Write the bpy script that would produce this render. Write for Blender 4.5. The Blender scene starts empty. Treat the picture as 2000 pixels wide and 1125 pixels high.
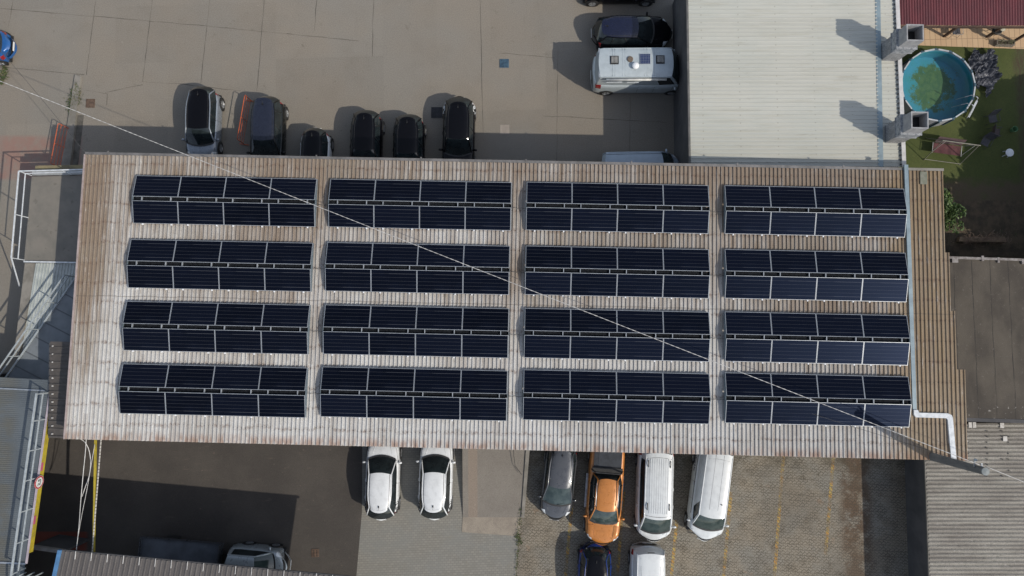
import bpy, math, random
from mathutils import Vector, Matrix, noise
R = math.radians
random.seed(7)
scene = bpy.context.scene
col = scene.collection
# ------------------------------------------------------------------ camera, sky, sun, exposure
F = 1400.0; CH = 40.0
cd = bpy.data.cameras.new('camera'); cam = bpy.data.objects.new('camera', cd); col.objects.link(cam)
cd.sensor_width = 36; cd.lens = 36 * F / 2000; cd.clip_start = 0.5; cd.clip_end = 1500
RQ = Vector((15 / F, -105.5 / F, -1)).normalized().rotation_difference(Vector((0, 0, -1)))
cam.location = (0, 0, CH); cam.rotation_mode = 'QUATERNION'; cam.rotation_quaternion = RQ
scene.camera = cam
wd = bpy.data.worlds.new('World'); scene.world = wd; wd.use_nodes = True
nt = wd.node_tree; sk = nt.nodes.new('ShaderNodeTexSky'); sk.sky_type = 'NISHITA'; sk.sun_disc = False
SUN = Vector((1.0, -0.58, 1.0)).normalized()
sk.sun_elevation = math.asin(SUN.z); sk.sun_rotation = math.atan2(SUN.x, SUN.y)
sk.air_density = 1.0; sk.dust_density = 1.0
bg = nt.nodes['Background']; hs = nt.nodes.new('ShaderNodeHueSaturation'); hs.inputs['Saturation'].default_value = .62
nt.links.new(sk.outputs[0], hs.inputs['Color']); nt.links.new(hs.outputs[0], bg.inputs[0]); bg.inputs[1].default_value = 0.125
sd = bpy.data.lights.new('sun', 'SUN'); sd.energy = 2.5; sd.angle = R(0.5); sd.color = (1.0, 0.92, 0.80)
so = bpy.data.objects.new('sun', sd); col.objects.link(so); so.location = SUN * 80
so.rotation_mode = 'QUATERNION'; so.rotation_quaternion = SUN.to_track_quat('Z', 'Y')
scene.view_settings.view_transform = 'Standard'; scene.view_settings.look = 'None'
scene.view_settings.exposure = 0.42; scene.view_settings.gamma = 1.0

def W(px, py, z=0.0):          # a point of the survey picture (2000 x 1125) at real height z
    r = RQ @ Vector(((px - 1000) / F, -(py - 562.5) / F, -1))
    return Vector((0, 0, CH)) + r * ((z - CH) / r.z)

# ------------------------------------------------------------------ helpers
def wm(o):
    m = Matrix.Identity(4)
    while o is not None:
        m = Matrix.LocRotScale(o.location, o.rotation_euler, o.scale) @ m
        o = o.parent
    return m

def tag(o, label=None, cat=None, group=None, kind=None):
    if label: o['label'] = label
    if cat: o['category'] = cat
    if group: o['group'] = group
    if kind: o['kind'] = kind
    return o

def thing(name, label, cat, loc=(0, 0, 0), rz=0.0, group=None):
    o = bpy.data.objects.new(name, None); col.objects.link(o); o.empty_display_size = 0.2
    o.location = loc; o.rotation_euler = (0, 0, rz)
    return tag(o, label, cat, group)

class MB:
    def __init__(s): s.v = []; s.f = []; s.m = []; s.cm = 0
    def mat(s, i): s.cm = i; return s
    def face(s, idx): s.f.append(idx); s.m.append(s.cm)
    def quad(s, a, b, c, d):
        n = len(s.v); s.v += [Vector(a), Vector(b), Vector(c), Vector(d)]; s.face((n, n+1, n+2, n+3)); return s
    def box(s, a, b):
        x0, y0, z0 = a; x1, y1, z1 = b; n = len(s.v)
        s.v += [Vector(p) for p in ((x0,y0,z0),(x1,y0,z0),(x1,y1,z0),(x0,y1,z0),(x0,y0,z1),(x1,y0,z1),(x1,y1,z1),(x0,y1,z1))]
        for f in ((0,3,2,1),(4,5,6,7),(0,1,5,4),(1,2,6,5),(2,3,7,6),(3,0,4,7)): s.face(tuple(n+i for i in f))
        return s
    def prism(s, poly, z0, z1):        # poly: list of (x,y); z may be per point (list)
        n = len(s.v); k = len(poly)
        zb = z0 if isinstance(z0, (list, tuple)) else [z0]*k
        zt = z1 if isinstance(z1, (list, tuple)) else [z1]*k
        ar = sum(poly[i][0]*poly[(i+1)%k][1]-poly[(i+1)%k][0]*poly[i][1] for i in range(k))
        idx = list(range(k)) if ar > 0 else list(range(k))[::-1]
        s.v += [Vector((poly[i][0], poly[i][1], zb[i])) for i in idx] + [Vector((poly[i][0], poly[i][1], zt[i])) for i in idx]
        s.face(tuple(n+i for i in range(k))[::-1]); s.face(tuple(n+k+i for i in range(k)))
        for i in range(k): s.face((n+i, n+(i+1)%k, n+k+(i+1)%k, n+k+i))
        return s
    def bar(s, p, q, w, h=None, up=(0,0,1)):   # square bar
        h = h or w; p = Vector(p); q = Vector(q); d = (q-p).normalized(); up = Vector(up)
        if abs(d.dot(up)) > .98: up = Vector((1,0,0))
        a = d.cross(up).normalized()*w/2; b = a.cross(d).normalized()*h/2; n = len(s.v)
        for c in (p, q): s.v += [c-a-b, c+a-b, c+a+b, c-a+b]
        for f in ((0,1,2,3),(7,6,5,4),(0,4,5,1),(1,5,6,2),(2,6,7,3),(3,7,4,0)): s.face(tuple(n+i for i in f))
        return s
    def tube(s, pts, r, k=8, cap=True):
        pts = [Vector(p) for p in pts]; n0 = len(s.v); ref = None
        for i, p in enumerate(pts):
            d = (pts[min(i+1, len(pts)-1)]-pts[max(i-1, 0)]).normalized()
            u = Vector((0,0,1)) if abs(d.z) < .9 else Vector((1,0,0))
            a = d.cross(u).normalized(); b = d.cross(a).normalized()
            rr = r[i] if isinstance(r, (list, tuple)) else r
            for j in range(k):
                t = 2*math.pi*j/k; s.v.append(p + a*math.cos(t)*rr + b*math.sin(t)*rr)
        for i in range(len(pts)-1):
            for j in range(k):
                a0 = n0+i*k+j; a1 = n0+i*k+(j+1)%k; s.face((a0, a1, a1+k, a0+k))
        if cap:
            s.face(tuple(n0+j for j in range(k))[::-1]); s.face(tuple(n0+(len(pts)-1)*k+j for j in range(k)))
        return s
    def grid(s, fn, nu, nv, flip=False):
        n = len(s.v)
        for i in range(nu+1):
            for j in range(nv+1): s.v.append(Vector(fn(i/nu, j/nv)))
        for i in range(nu):
            for j in range(nv):
                a = n+i*(nv+1)+j; q = (a, a+1, a+nv+2, a+nv+1)
                s.face(q[::-1] if flip else q)
        return s
    def lathe(s, prof, c=(0,0,0), ax='z', k=24):   # prof: (radius, height)
        n = len(s.v); c = Vector(c)
        for (r_, h) in prof:
            for j in range(k):
                t = 2*math.pi*j/k; p = (r_*math.cos(t), r_*math.sin(t), h)
                if ax == 'y': p = (p[0], p[2], p[1])
                if ax == 'x': p = (p[2], p[0], p[1])
                s.v.append(c+Vector(p))
        for i in range(len(prof)-1):
            for j in range(k):
                a = n+i*k+j; b = n+i*k+(j+1)%k; q = (a, b, b+k, a+k)
                s.face(q if ax != 'y' else q[::-1])
        return s
    def build(s, name, mats, parent=None, smooth=False, world=False, loc=None, rz=0):
        me = bpy.data.meshes.new(name)
        vs = s.v
        if world and parent is not None:
            inv = wm(parent).inverted(); vs = [inv @ v for v in vs]
        elif loc is not None and parent is None:
            inv = Matrix.LocRotScale(Vector(loc), Matrix.Rotation(rz, 3, 'Z').to_euler(), Vector((1,1,1))).inverted()
            vs = [inv @ v for v in vs]
        me.from_pydata([tuple(v) for v in vs], [], s.f)
        if not isinstance(mats, (list, tuple)): mats = [mats]
        for m in mats: me.materials.append(m)
        me.polygons.foreach_set('material_index', s.m)
        if smooth: me.polygons.foreach_set('use_smooth', [True]*len(s.f))
        me.update()
        o = bpy.data.objects.new(name, me); col.objects.link(o); o.parent = parent
        if loc is not None and parent is None: o.location = loc; o.rotation_euler = (0, 0, rz)
        return o

def smooth_angle(o, ang=35):
    me = o.data
    me.polygons.foreach_set('use_smooth', [True]*len(me.polygons))
    try: me.set_sharp_from_angle(angle=R(ang))
    except Exception: pass
    return o

# ------------------------------------------------------------------ materials
class N:
    def __init__(s, name):
        s.m = bpy.data.materials.new(name); s.m.use_nodes = True; s.t = s.m.node_tree
        s.b = s.t.nodes['Principled BSDF']; s._tc = None
    def n(s, ty, **kw):
        o = s.t.nodes.new(ty)
        for k, v in kw.items(): setattr(o, k, v)
        return o
    def l(s, a, b): s.t.links.new(a, b)
    @property
    def co(s):
        if s._tc is None: s._tc = s.n('ShaderNodeTexCoord').outputs['Object']
        return s._tc
    def mapped(s, scale=(1,1,1), loc=(0,0,0), rot=(0,0,0)):
        m = s.n('ShaderNodeMapping'); m.inputs['Scale'].default_value = scale; m.inputs['Location'].default_value = loc
        m.inputs['Rotation'].default_value = rot; s.l(s.co, m.inputs[0]); return m.outputs[0]
    def noise(s, scale, detail=4, stretch=(1,1,1), rough=.6, loc=(0,0,0), dist=0):
        t = s.n('ShaderNodeTexNoise'); t.inputs['Scale'].default_value = scale; t.inputs['Detail'].default_value = detail
        t.inputs['Roughness'].default_value = rough; t.inputs['Distortion'].default_value = dist
        s.l(s.mapped(stretch, loc), t.inputs['Vector']); return t.outputs['Fac']
    def ramp(s, x, a, b, va=0.0, vb=1.0):
        m = s.n('ShaderNodeMapRange'); m.interpolation_type = 'SMOOTHSTEP'
        m.inputs[1].default_value = a; m.inputs[2].default_value = b; m.inputs[3].default_value = va; m.inputs[4].default_value = vb
        s.l(x, m.inputs[0]); return m.outputs[0]
    def math(s, op, a, b=None, c=None):
        m = s.n('ShaderNodeMath', operation=op)
        for i, v in enumerate((a, b, c)):
            if v is None: continue
            if isinstance(v, (int, float)): m.inputs[i].default_value = v
            else: s.l(v, m.inputs[i])
        return m.outputs[0]
    def mix(s, f, a, b, mode='MIX'):
        m = s.n('ShaderNodeMix', data_type='RGBA', blend_type=mode)
        if isinstance(f, (int, float)): m.inputs[0].default_value = f
        else: s.l(f, m.inputs[0])
        for i, v in ((6, a), (7, b)):
            if isinstance(v, (tuple, list)): m.inputs[i].default_value = (*v[:3], 1)
            else: s.l(v, m.inputs[i])
        return m.outputs[2]
    def xyz(s, vec=None):
        m = s.n('ShaderNodeSeparateXYZ'); s.l(vec if vec is not None else s.co, m.inputs[0]); return m.outputs
    def out(s, colr, rough=.8, metal=0, bump=None, bstr=.3, bdist=.01, coat=0, spec=.5):
        if isinstance(colr, (tuple, list)): s.b.inputs['Base Color'].default_value = (*colr[:3], 1)
        else: s.l(colr, s.b.inputs['Base Color'])
        if isinstance(rough, (int, float)): s.b.inputs['Roughness'].default_value = rough
        else: s.l(rough, s.b.inputs['Roughness'])
        s.b.inputs['Metallic'].default_value = metal; s.b.inputs['Coat Weight'].default_value = coat
        s.b.inputs['Coat Roughness'].default_value = .06
        s.b.inputs['Specular IOR Level'].default_value = spec
        if bump is not None:
            b = s.n('ShaderNodeBump'); b.inputs['Strength'].default_value = bstr; b.inputs['Distance'].default_value = bdist
            s.l(bump, b.inputs['Height']); s.l(b.outputs[0], s.b.inputs['Normal'])
        return s.m

def M(name, c1, c2=None, sc=2.0, rough=.8, metal=0, coat=0, spec=.5, stretch=(1,1,1), lo=.35, hi=.65, bsc=None, bstr=.3, bdist=.01, fine=0):
    q = N(name)
    c = c1
    if c2 is not None: c = q.mix(q.ramp(q.noise(sc, 5, stretch), lo, hi), c1, c2)
    if fine: c = q.mix(fine, c, q.mix(q.ramp(q.noise(38, 3), .3, .7), (0,0,0), (1,1,1)), 'OVERLAY')
    b = q.noise(bsc, 3) if bsc else None
    return q.out(c, rough, metal, b, bstr, bdist, coat, spec)

_pc = {}
def paint(name, c, rough=.32, metal=.0, coat=.6, spec=.5):
    if name not in _pc:
        q = N(name); d = tuple(x*.86 for x in c)
        _pc[name] = q.out(q.mix(q.ramp(q.noise(3, 4), .4, .75), c, d), q.ramp(q.noise(5, 4), .3, .8, rough-.05, rough+.14), metal, None, coat=coat, spec=spec)
    return _pc[name]

glass = M('car_glass', (.010,.014,.016), (.022,.030,.033), 1.4, .06, spec=.6)
glass_green = M('windscreen_glass', (.020,.034,.034), (.050,.070,.068), 2.2, .08, spec=.6)
blackp = M('black_plastic', (.012,.012,.013), (.022,.022,.022), 5, .55)
tyre = M('tyre_rubber', (.015,.015,.015), (.028,.027,.026), 8, .85)
rimm = M('alloy', (.45,.46,.47), (.3,.31,.32), 6, .35, .8)
lampm = M('lamp_lens', (.55,.58,.6), (.75,.78,.8), 9, .12, coat=.6)
redl = M('red_lens', (.32,.012,.012), (.18,.008,.01), 7, .2, coat=.6)
steel = M('galvanised_steel', (.42,.45,.48), (.30,.33,.36), 6, .45, .55)
whitemetal = M('white_metal', (.62,.65,.68), (.46,.49,.52), 5, .5)
bluegrey = M('bluegrey_flashing', (.24,.31,.345), (.18,.235,.27), 2, .5, .2)
alu = M('aluminium_frame', (.44,.47,.50), (.34,.37,.40), 4, .35, .35)
platem = M('skirt_plate', (.20,.25,.28), (.14,.18,.21), 3, .5, .3)
wallm = M('grey_render_wall', (.20,.20,.20), (.14,.14,.145), 1.2, .9, bsc=30)
darkwall = M('dark_concrete_wall', (.085,.083,.085), (.055,.055,.058), .8, .95, bsc=20)
concw = M('concrete_block', (.27,.27,.27), (.19,.19,.195), 4, .9, bsc=40, bstr=.6, fine=.4)
concrough = M('rough_concrete', (.34,.35,.36), (.16,.17,.19), 9, .95, bsc=25, bstr=.9, bdist=.03)
cable_w = M('pale_cable', (.58,.57,.55), (.42,.41,.40), 3, .5)
cable_d = M('dark_cable', (.05,.05,.05), (.08,.075,.07), 3, .7)
orangem = M('orange_paint', (.55,.11,.03), (.36,.07,.025), 5, .45)
yellowm = M('yellow_paint', (.42,.33,.03), (.30,.24,.03), 3, .5)
timber = M('brown_timber', (.085,.05,.032), (.05,.03,.022), 5, .8, stretch=(1,1,1), bsc=30)
bushm = M('green_leaf', (.055,.10,.022), (.11,.17,.045), 1.6, .6)
bushd = M('dark_leaf', (.03,.06,.015), (.05,.085,.02), 1.6, .7)
bark = M('bark', (.06,.045,.03), (.10,.08,.06), 8, .95, bsc=18)

# ------------------------------------------------------------------ ground and paving
def sheet(name, pts, z, mat, thick=None):
    m = MB(); P = [(*W(x, y, 0)[:2], z) for x, y in pts]
    ar = sum(P[i][0]*P[(i+1)%len(P)][1]-P[(i+1)%len(P)][0]*P[i][1] for i in range(len(P)))
    if ar < 0: P = P[::-1]
    m.v = [Vector(p) for p in P]; m.face(tuple(range(len(P))))
    o = m.build(name, mat); return tag(o, kind='structure')

q = N('far_ground')
gm = q.out(q.mix(q.ramp(q.noise(.15, 5), .35, .65), (.16,.15,.13), (.10,.11,.07)), .95)
m = MB(); m.quad((-400,-400,-.05), (400,-400,-.05), (400,400,-.05), (-400,400,-.05)); tag(m.build('ground', gm), kind='structure')

q = N('yard_concrete')
c = q.mix(q.ramp(q.noise(.16, 3), .35, .65), (.205,.180,.147), (.196,.181,.156))
c = q.mix(q.ramp(q.noise(.55, 5, rough=.7, loc=(3,8,0)), .42, .8, 0, .38), c, (.150,.130,.105))
c = q.mix(q.ramp(q.noise(1.6, 6, rough=.75, dist=.5), .60, .74, 0, .55), c, (.105,.095,.075))
c = q.mix(q.ramp(q.noise(3.2, 4, loc=(9,1,0)), .66, .75, 0, .35), c, (.30,.27,.235))
br = q.n('ShaderNodeTexBrick'); br.inputs['Scale'].default_value = 1; br.offset = 0
br.inputs['Color1'].default_value = (.46,.46,.46,1); br.inputs['Color2'].default_value = (.54,.54,.54,1); br.inputs['Mortar'].default_value = (.5,.5,.5,1)
br.inputs['Mortar Size'].default_value = 0; br.inputs['Brick Width'].default_value = 3.1; br.inputs['Row Height'].default_value = 3.4
q.l(q.mapped((1,1,1), (1.2,.4,0), (0,0,R(-1.5))), br.inputs['Vector'])
c = q.mix(.55, c, br.outputs['Color'], 'OVERLAY')
c = q.mix(.20, c, q.mix(q.ramp(q.noise(22, 4), .3, .7), (0,0,0), (1,1,1)), 'OVERLAY')
x, y, z = q.xyz()
c = q.mix(q.ramp(q.noise(1.1, 2, loc=(31,7,0), dist=1.2), .735, .80, 0, .5), c, (.07,.062,.05))
c = q.mix(q.ramp(q.noise(.9, 6, (3.0,.35,1), .7, (12,5,0)), .60, .76, 0, .35), c, (.125,.112,.093))
c = q.mix(q.ramp(q.noise(14, 2, loc=(2,2,0)), .74, .78, 0, .7), c, (.07,.065,.055))
# faded pink painted zone at the left
pink = q.math('MULTIPLY', q.ramp(x, -24.9, -25.2), q.ramp(q.math('ABSOLUTE', q.math('SUBTRACT', y, 10.5)), 1.4, 1.1))
pink = q.math('MULTIPLY', pink, q.ramp(q.noise(1.4, 4), .3, .6, .25, .75))
c = q.mix(pink, c, (.235,.13,.105))
yard_m = q.out(c, .92, bump=q.noise(30, 4), bstr=.25)
sheet('concrete_yard', [(-500,-300),(1600,-300),(1600,600),(-500,860)], 0.0, yard_m)

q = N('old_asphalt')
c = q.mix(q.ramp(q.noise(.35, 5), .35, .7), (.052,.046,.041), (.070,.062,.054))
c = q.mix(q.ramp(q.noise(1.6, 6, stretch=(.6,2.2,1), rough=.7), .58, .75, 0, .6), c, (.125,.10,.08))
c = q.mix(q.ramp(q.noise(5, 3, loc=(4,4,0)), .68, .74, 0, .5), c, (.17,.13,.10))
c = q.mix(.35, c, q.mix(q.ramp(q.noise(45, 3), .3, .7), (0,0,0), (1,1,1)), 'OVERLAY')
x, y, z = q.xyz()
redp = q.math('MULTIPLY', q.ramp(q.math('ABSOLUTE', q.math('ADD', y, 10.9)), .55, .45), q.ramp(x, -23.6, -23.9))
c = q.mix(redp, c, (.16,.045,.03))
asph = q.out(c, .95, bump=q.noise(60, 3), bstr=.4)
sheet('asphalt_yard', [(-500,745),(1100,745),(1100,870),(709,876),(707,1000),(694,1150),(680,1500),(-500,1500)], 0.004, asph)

q = N('block_paving')
br = q.n('ShaderNodeTexBrick'); br.inputs['Scale'].default_value = 1
br.inputs['Color1'].default_value = (.185,.178,.155,1); br.inputs['Color2'].default_value = (.225,.213,.186,1); br.inputs['Mortar'].default_value = (.15,.144,.126,1)
br.inputs['Mortar Size'].default_value = .014; br.inputs['Brick Width'].default_value = .22; br.inputs['Row Height'].default_value = .125
q.l(q.mapped((1,1,1), (0,0,0), (0,0,R(-2))), br.inputs['Vector'])
c = q.mix(q.ramp(q.noise(.6, 5), .35, .7, 0, .5), br.outputs['Color'], (.18,.185,.175))
c = q.mix(q.ramp(q.noise(2.2, 5, rough=.7), .55, .75, 0, .45), c, (.20,.18,.14))
sheet('block_paving', [(709,700),(1040,700),(1008,1125),(985,1500),(676,1500),(694,1150),(707,1000)], 0.008, q.out(c, .9, bump=br.outputs['Fac'], bstr=-.4))

q = N('interlocking_paving')
nz = q.noise(3.0, 3)
x, y, z = q.xyz(q.mapped((1,1,1), (0,0,0), (0,0,R(4))))
P_ = .235
zig = q.math('MULTIPLY', q.math('PINGPONG', q.math('DIVIDE', x, P_), 0.5), .17)
v = q.math('ADD', q.math('ADD', q.math('DIVIDE', y, P_*.62), q.math('MULTIPLY', zig, 6)), q.math('MULTIPLY', q.noise(1.1, 2, loc=(8,8,0)), 1.1))
row = q.math('FLOOR', v)
fv = q.math('FRACT', v)
jv = q.math('LESS_THAN', fv, .26)
zig2 = q.math('MULTIPLY', q.math('PINGPONG', v, 0.5), .55)
u = q.math('ADD', q.math('ADD', q.math('DIVIDE', x, P_), q.math('MULTIPLY', row, .5)), zig2)
ju = q.math('LESS_THAN', q.math('FRACT', u), .17)
joint = q.math('MAXIMUM', jv, ju)
joint = q.math('MULTIPLY', joint, q.ramp(q.noise(1.7, 4, loc=(5,3,0)), .30, .62, .25, 1))
c = q.mix(q.ramp(q.noise(.5, 5), .35, .65), (.225,.195,.150), (.200,.188,.160))
c = q.mix(q.ramp(q.noise(.9, 6, rough=.7, loc=(2,7,0)), .5, .72, 0, .65), c, (.085,.068,.045))
x0, y0, z0 = q.xyz()
c = q.mix(q.math('MULTIPLY', q.ramp(q.math('ABSOLUTE', q.math('SUBTRACT', x0, 18.3)), 1.1, .5), q.ramp(q.noise(1.2, 6, rough=.7, loc=(7,1,0)), .35, .55, 0, .85)), c, (.085,.050,.028))
c = q.mix(q.ramp(q.noise(2.4, 5, rough=.75, loc=(1,1,3)), .6, .7, 0, .7), c, (.055,.045,.028))
c = q.mix(q.ramp(q.noise(1.1, 3, loc=(17,4,3)), .66, .8, 0, .5), c, (.27,.15,.08))
c = q.mix(q.math('MULTIPLY', q.ramp(y0, -7.6, -6.2), q.ramp(q.noise(1.3, 6, rough=.75, loc=(4,9,1)), .42, .62, 0, .7)), c, (.065,.055,.035))
c = q.mix(q.ramp(q.noise(.28, 4, loc=(3,3,3)), .5, .62, 0, .35), c, (.12,.10,.075))
c = q.mix(.25, c, q.mix(q.ramp(q.noise(30, 3), .3, .7), (0,0,0), (1,1,1)), 'OVERLAY')
c = q.mix(q.math('MULTIPLY', joint, .74), c, (.055,.046,.034))
pav_m = q.out(c, .95, bump=q.math('SUBTRACT', 1.0, joint), bstr=.5)
sheet('parking_paving', [(1030,700),(1900,700),(1900,1500),(985,1500),(1008,1125)], 0.012, pav_m)

# worn yellow parking lines
q = N('worn_yellow_line')
c = q.mix(q.ramp(q.noise(4, 4), .4, .6), (.40,.22,.06), (.38,.29,.10))
tr = q.n('ShaderNodeBsdfTransparent'); ms = q.n('ShaderNodeMixShader'); q.out(c, .9)
x, y, z = q.xyz()
dash = q.ramp(q.math('FRACT', q.math('ADD', q.math('MULTIPLY', y, 4.2), q.math('MULTIPLY', x, 4.0))), .62, .80, 1, .25)
wear = q.math('MULTIPLY', q.ramp(q.noise(1.3, 5, rough=.7), .39, .57, .14, .95), dash)
wear = q.math('MULTIPLY', wear, q.ramp(q.noise(13, 3, loc=(3,0,0)), .35, .5, .4, 1))
q.l(wear, ms.inputs[0]); q.l(tr.outputs[0], ms.inputs[1]); q.l(q.b.outputs[0], ms.inputs[2]); q.l(ms.outputs[0], q.t.nodes['Material Output'].inputs[0])
ylm = q.m
for (a, b) in (((1532,860),(1510,1160)), ((1630,860),(1612,1085)), ((1428,960),(1410,1160)), ((1322,1015),(1308,1160)), ((1218,960),(1203,1160)), ((1117,985),(1104,1130))):
    A = W(*a); B = W(*b); d = (B-A).normalized(); s_ = Vector((-d.y, d.x, 0))*.085; up = Vector((0,0,.017))
    mm = MB(); n_ = 14
    for i in range(n_):
        p = A.lerp(B, i/n_)+up; r_ = A.lerp(B, (i+1)/n_)+up; mm.quad(p-s_, p+s_, r_+s_, r_-s_)
    tag(mm.build('parking_line', ylm), kind='structure')

# slab joints in the concrete yard
jm = M('dark_joint', (.075,.068,.058), (.13,.118,.10), 1.5, .95)
J = [[(300,-20),(279,160)], [(412,-20),(401,80),(392,163)], [(518,-20),(508,100),(502,178)], [(190,-20),(169,146)], [(938,-20),(940,90),(941,150)], [(1090,92),(1088,262),(1087,330)],
     [(1231,190),(1230,330)], [(0,17),(185,32),(300,42),(440,54)], [(1060,226),(1120,229),(1300,239)], [(975,103),(1083,113)], [(0,131),(165,146)],
     [(279,160),(345,163),(470,178)], [(205,181),(245,172),(279,165)], [(28,-20),(17,52)], [(730,-20),(727,110)], [(620,-20),(614,60)], [(440,54),(560,66),(700,80)], [(168,176),(210,183),(209,206)], [(941,150),(944,262)]]
mm = MB()
for ln in J:
    P = [W(x, y)+Vector((0,0,.005)) for x, y in ln]
    for a, b in zip(P[:-1], P[1:]):
        d = (b-a); n_ = max(2, int(d.length/.5)); d.normalize(); s_ = Vector((-d.y, d.x, 0))
        pp = [a.lerp(b, i/n_)+s_*random.uniform(-.02,.02) for i in range(n_+1)]; ww = [random.uniform(.004,.022) for i in range(n_+1)]
        for i in range(n_): mm.quad(pp[i]-s_*ww[i], pp[i]+s_*ww[i], pp[i+1]+s_*ww[i+1], pp[i+1]-s_*ww[i+1])
tag(mm.build('slab_joint', jm), kind='structure')

# kerb and gutter beside the left wall
kerbm = M('kerb_concrete', (.23,.215,.19), (.15,.14,.12), 1.2, .9, bsc=25)
K = [W(149,148), W(160,150), W(137,345), W(119,345)]
m = MB(); m.prism([p[:2] for p in K], -.02, .14); tag(m.build('kerb', kerbm), kind='structure')
K = [W(119,345), W(133,150), W(149,148), W(106,345)]
gut = M('dirty_gutter', (.06,.055,.045), (.12,.11,.095), 2, .95)
m = MB(); m.prism([W(152,225)[:2], W(164,225)[:2], W(150,345)[:2], W(138,345)[:2]], -.02, .012); tag(m.build('gutter_channel', gut), kind='structure')

# pale patches / ramp
patchm = M('pale_patch', (.30,.265,.23), (.25,.22,.19), 3, .9)
for (x0,y0,x1,y1) in ((977,244,995,262),):
    sheet('concrete_patch', [(x0,y0),(x1,y0),(x1,y1),(x0,y1)], .005, patchm)
q = N('ramp_concrete')
x, y, z = q.xyz()
c = q.mix(q.ramp(q.noise(.7, 5), .35, .65), (.165,.148,.128), (.185,.168,.145))
c = q.mix(q.ramp(q.math('ABSOLUTE', q.math('ADD', x, 1.15)), .28, .22), c, (.205,.168,.135))
c = q.mix(q.ramp(q.noise(3, 5, rough=.7), .62, .75, 0, .4), c, (.25,.225,.19))
c = q.mix(.25, c, q.mix(q.ramp(q.noise(35, 3), .3, .7), (0,0,0), (1,1,1)), 'OVERLAY')
rampm = q.out(c, .9, bump=q.noise(30,4), bstr=.25)
rt = thing('ramp', 'pale concrete loading ramp running down from the solar roof between white cars and grey car', 'ramp', W(965,1000))
A, B, C, D = W(905,800), W(1032,800), W(1018,1010), W(904,1010)
m = MB(); m.prism([p[:2] for p in (A,B,C,D)], -.02, [.85,.85,.03,.03]); m.build('slope', rampm, rt, world=True)
m = MB(); m.prism([p[:2] for p in (D, C, W(1014,1047), W(902,1039))], -.02, .03); m.build('apron', M('pale_apron', (.27,.235,.19), (.22,.19,.155), 1.5, .9, fine=.3), rt, world=True)
m = MB(); m.prism([p[:2] for p in (B, W(1040,800), W(1024,1010), C)], -.02, [.93,.93,.1,.1]); m.build('edge_kerb', kerbm, rt, world=True)

m = MB(); m.tube([Vector(W(*p)) for p in ((1002,850,.85),(1003,885,.75),(1006,910,.6),(1019,927,.6))], .014, 6)
tag(m.build('hose', blackp, None, loc=W(1003,885)), 'thin black hose lying along the right edge of the ramp', 'hose')
# ------------------------------------------------------------------ drains and covers (flush, set in their yards)
def cover(px, py, w, h, label, mm_, bars, rz=0, name='drain_cover', cat='drain cover', fmat=None):
    p = W(px, py); t = thing(name, label, cat, p, rz)
    m = MB(); f = .035
    m.box((-w/2,-h/2,-.02),(w/2,-h/2+f,.035)); m.box((-w/2,h/2-f,-.02),(w/2,h/2,.035)); m.box((-w/2,-h/2+f,-.02),(-w/2+f,h/2-f,.035)); m.box((w/2-f,-h/2+f,-.02),(w/2,h/2-f,.035))
    m.build('frame', fmat or mm_, t)
    m = MB(); m.box((-w/2+f,-h/2+f,-.02),(w/2-f,h/2-f,.018)); m.build('pit', blackp if bars else mm_, t)
    if bars:
        m = MB()
        for i in range(bars):
            xx = -w/2+f+(w-2*f)*(i+.5)/bars; m.box((xx-.016,-h/2+f,.018),(xx+.016,h/2-f,.03))
        for i in range(bars-1):
            yy = -h/2+f+(h-2*f)*(i+1)/bars; m.box((-w/2+f,yy-.01,.0185),(w/2-f,yy+.01,.032))
        m.box((-.02,-h/2+f,.0186),(.02,h/2-f,.034)); m.build('grate', mm_, t)
rustm = M('rust', (.085,.055,.04), (.13,.085,.06), 6, .9, bsc=40)
cover(985,124,.5,.5,'small blue slotted drain grate in the open concrete yard','drain',7, fmat=None) if False else None
bluem = M('blue_grate_paint', (.03,.07,.115), (.055,.12,.18), 6, .6)
cover(985,124,.52,.5,'small blue slotted drain grate in the open concrete yard', bluem, 7)
cover(177,202,.5,.5,'rusty brown square manhole cover near the weedy kerb', rustm, 0)
cover(853,220,.62,.62,'dark square drain grate shaded by the black car with white scrollwork', M('dark_iron', (.02,.02,.022), (.035,.035,.04), 5, .7), 8)
cover(616,1080,.40,.42,'small brown drain grate in the asphalt below the big shadow', rustm, 4, R(2))

# ------------------------------------------------------------------ main warehouse with ribbed roof
YAW = R(-1.25)
RO = W(168,302,5.10); RU = Vector((math.cos(YAW), math.sin(YAW), 0)); RV = Vector((math.sin(YAW), -math.cos(YAW), 0))
SL = .10/13.95
def RP(s, t, h=0): return RO + RU*s + RV*t + Vector((0,0,SL*t+h))
def RST(px, py):
    p = W(px, py, 5.15)-RO; return p.dot(RU), p.dot(RV)
RL = RST(125,857)[1]
wh = thing('warehouse', 'long low building under the ribbed rust-stained roof that carries all the solar panels', 'building', (RP(21,7).x, RP(21,7).y, 0), YAW)
q = N('stained_ribbed_sheet')
x, y, z = q.xyz()      # object x = along the eaves, y = minus distance from the top edge
t_ = q.math('MULTIPLY', y, -1.0)
rib = q.math('FLOOR', q.math('DIVIDE', q.math('ADD', x, 400), .2))
wn = q.n('ShaderNodeTexWhiteNoise'); wn.noise_dimensions = '1D'; q.l(rib, wn.inputs['W'])
streak = q.noise(1.0, 5, (4.5,.35,1), .65)
big = q.noise(.11, 3, (1,1.3,1), .5, (3,2,0))
dirt = q.math('ADD', q.math('MULTIPLY', streak, .75), q.math('MULTIPLY', big, .75))
dirt = q.math('ADD', dirt, q.math('MULTIPLY', wn.outputs[0], .12))
dirt = q.math('ADD', dirt, q.ramp(t_, 3.2, .2, 0, .18))
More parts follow.
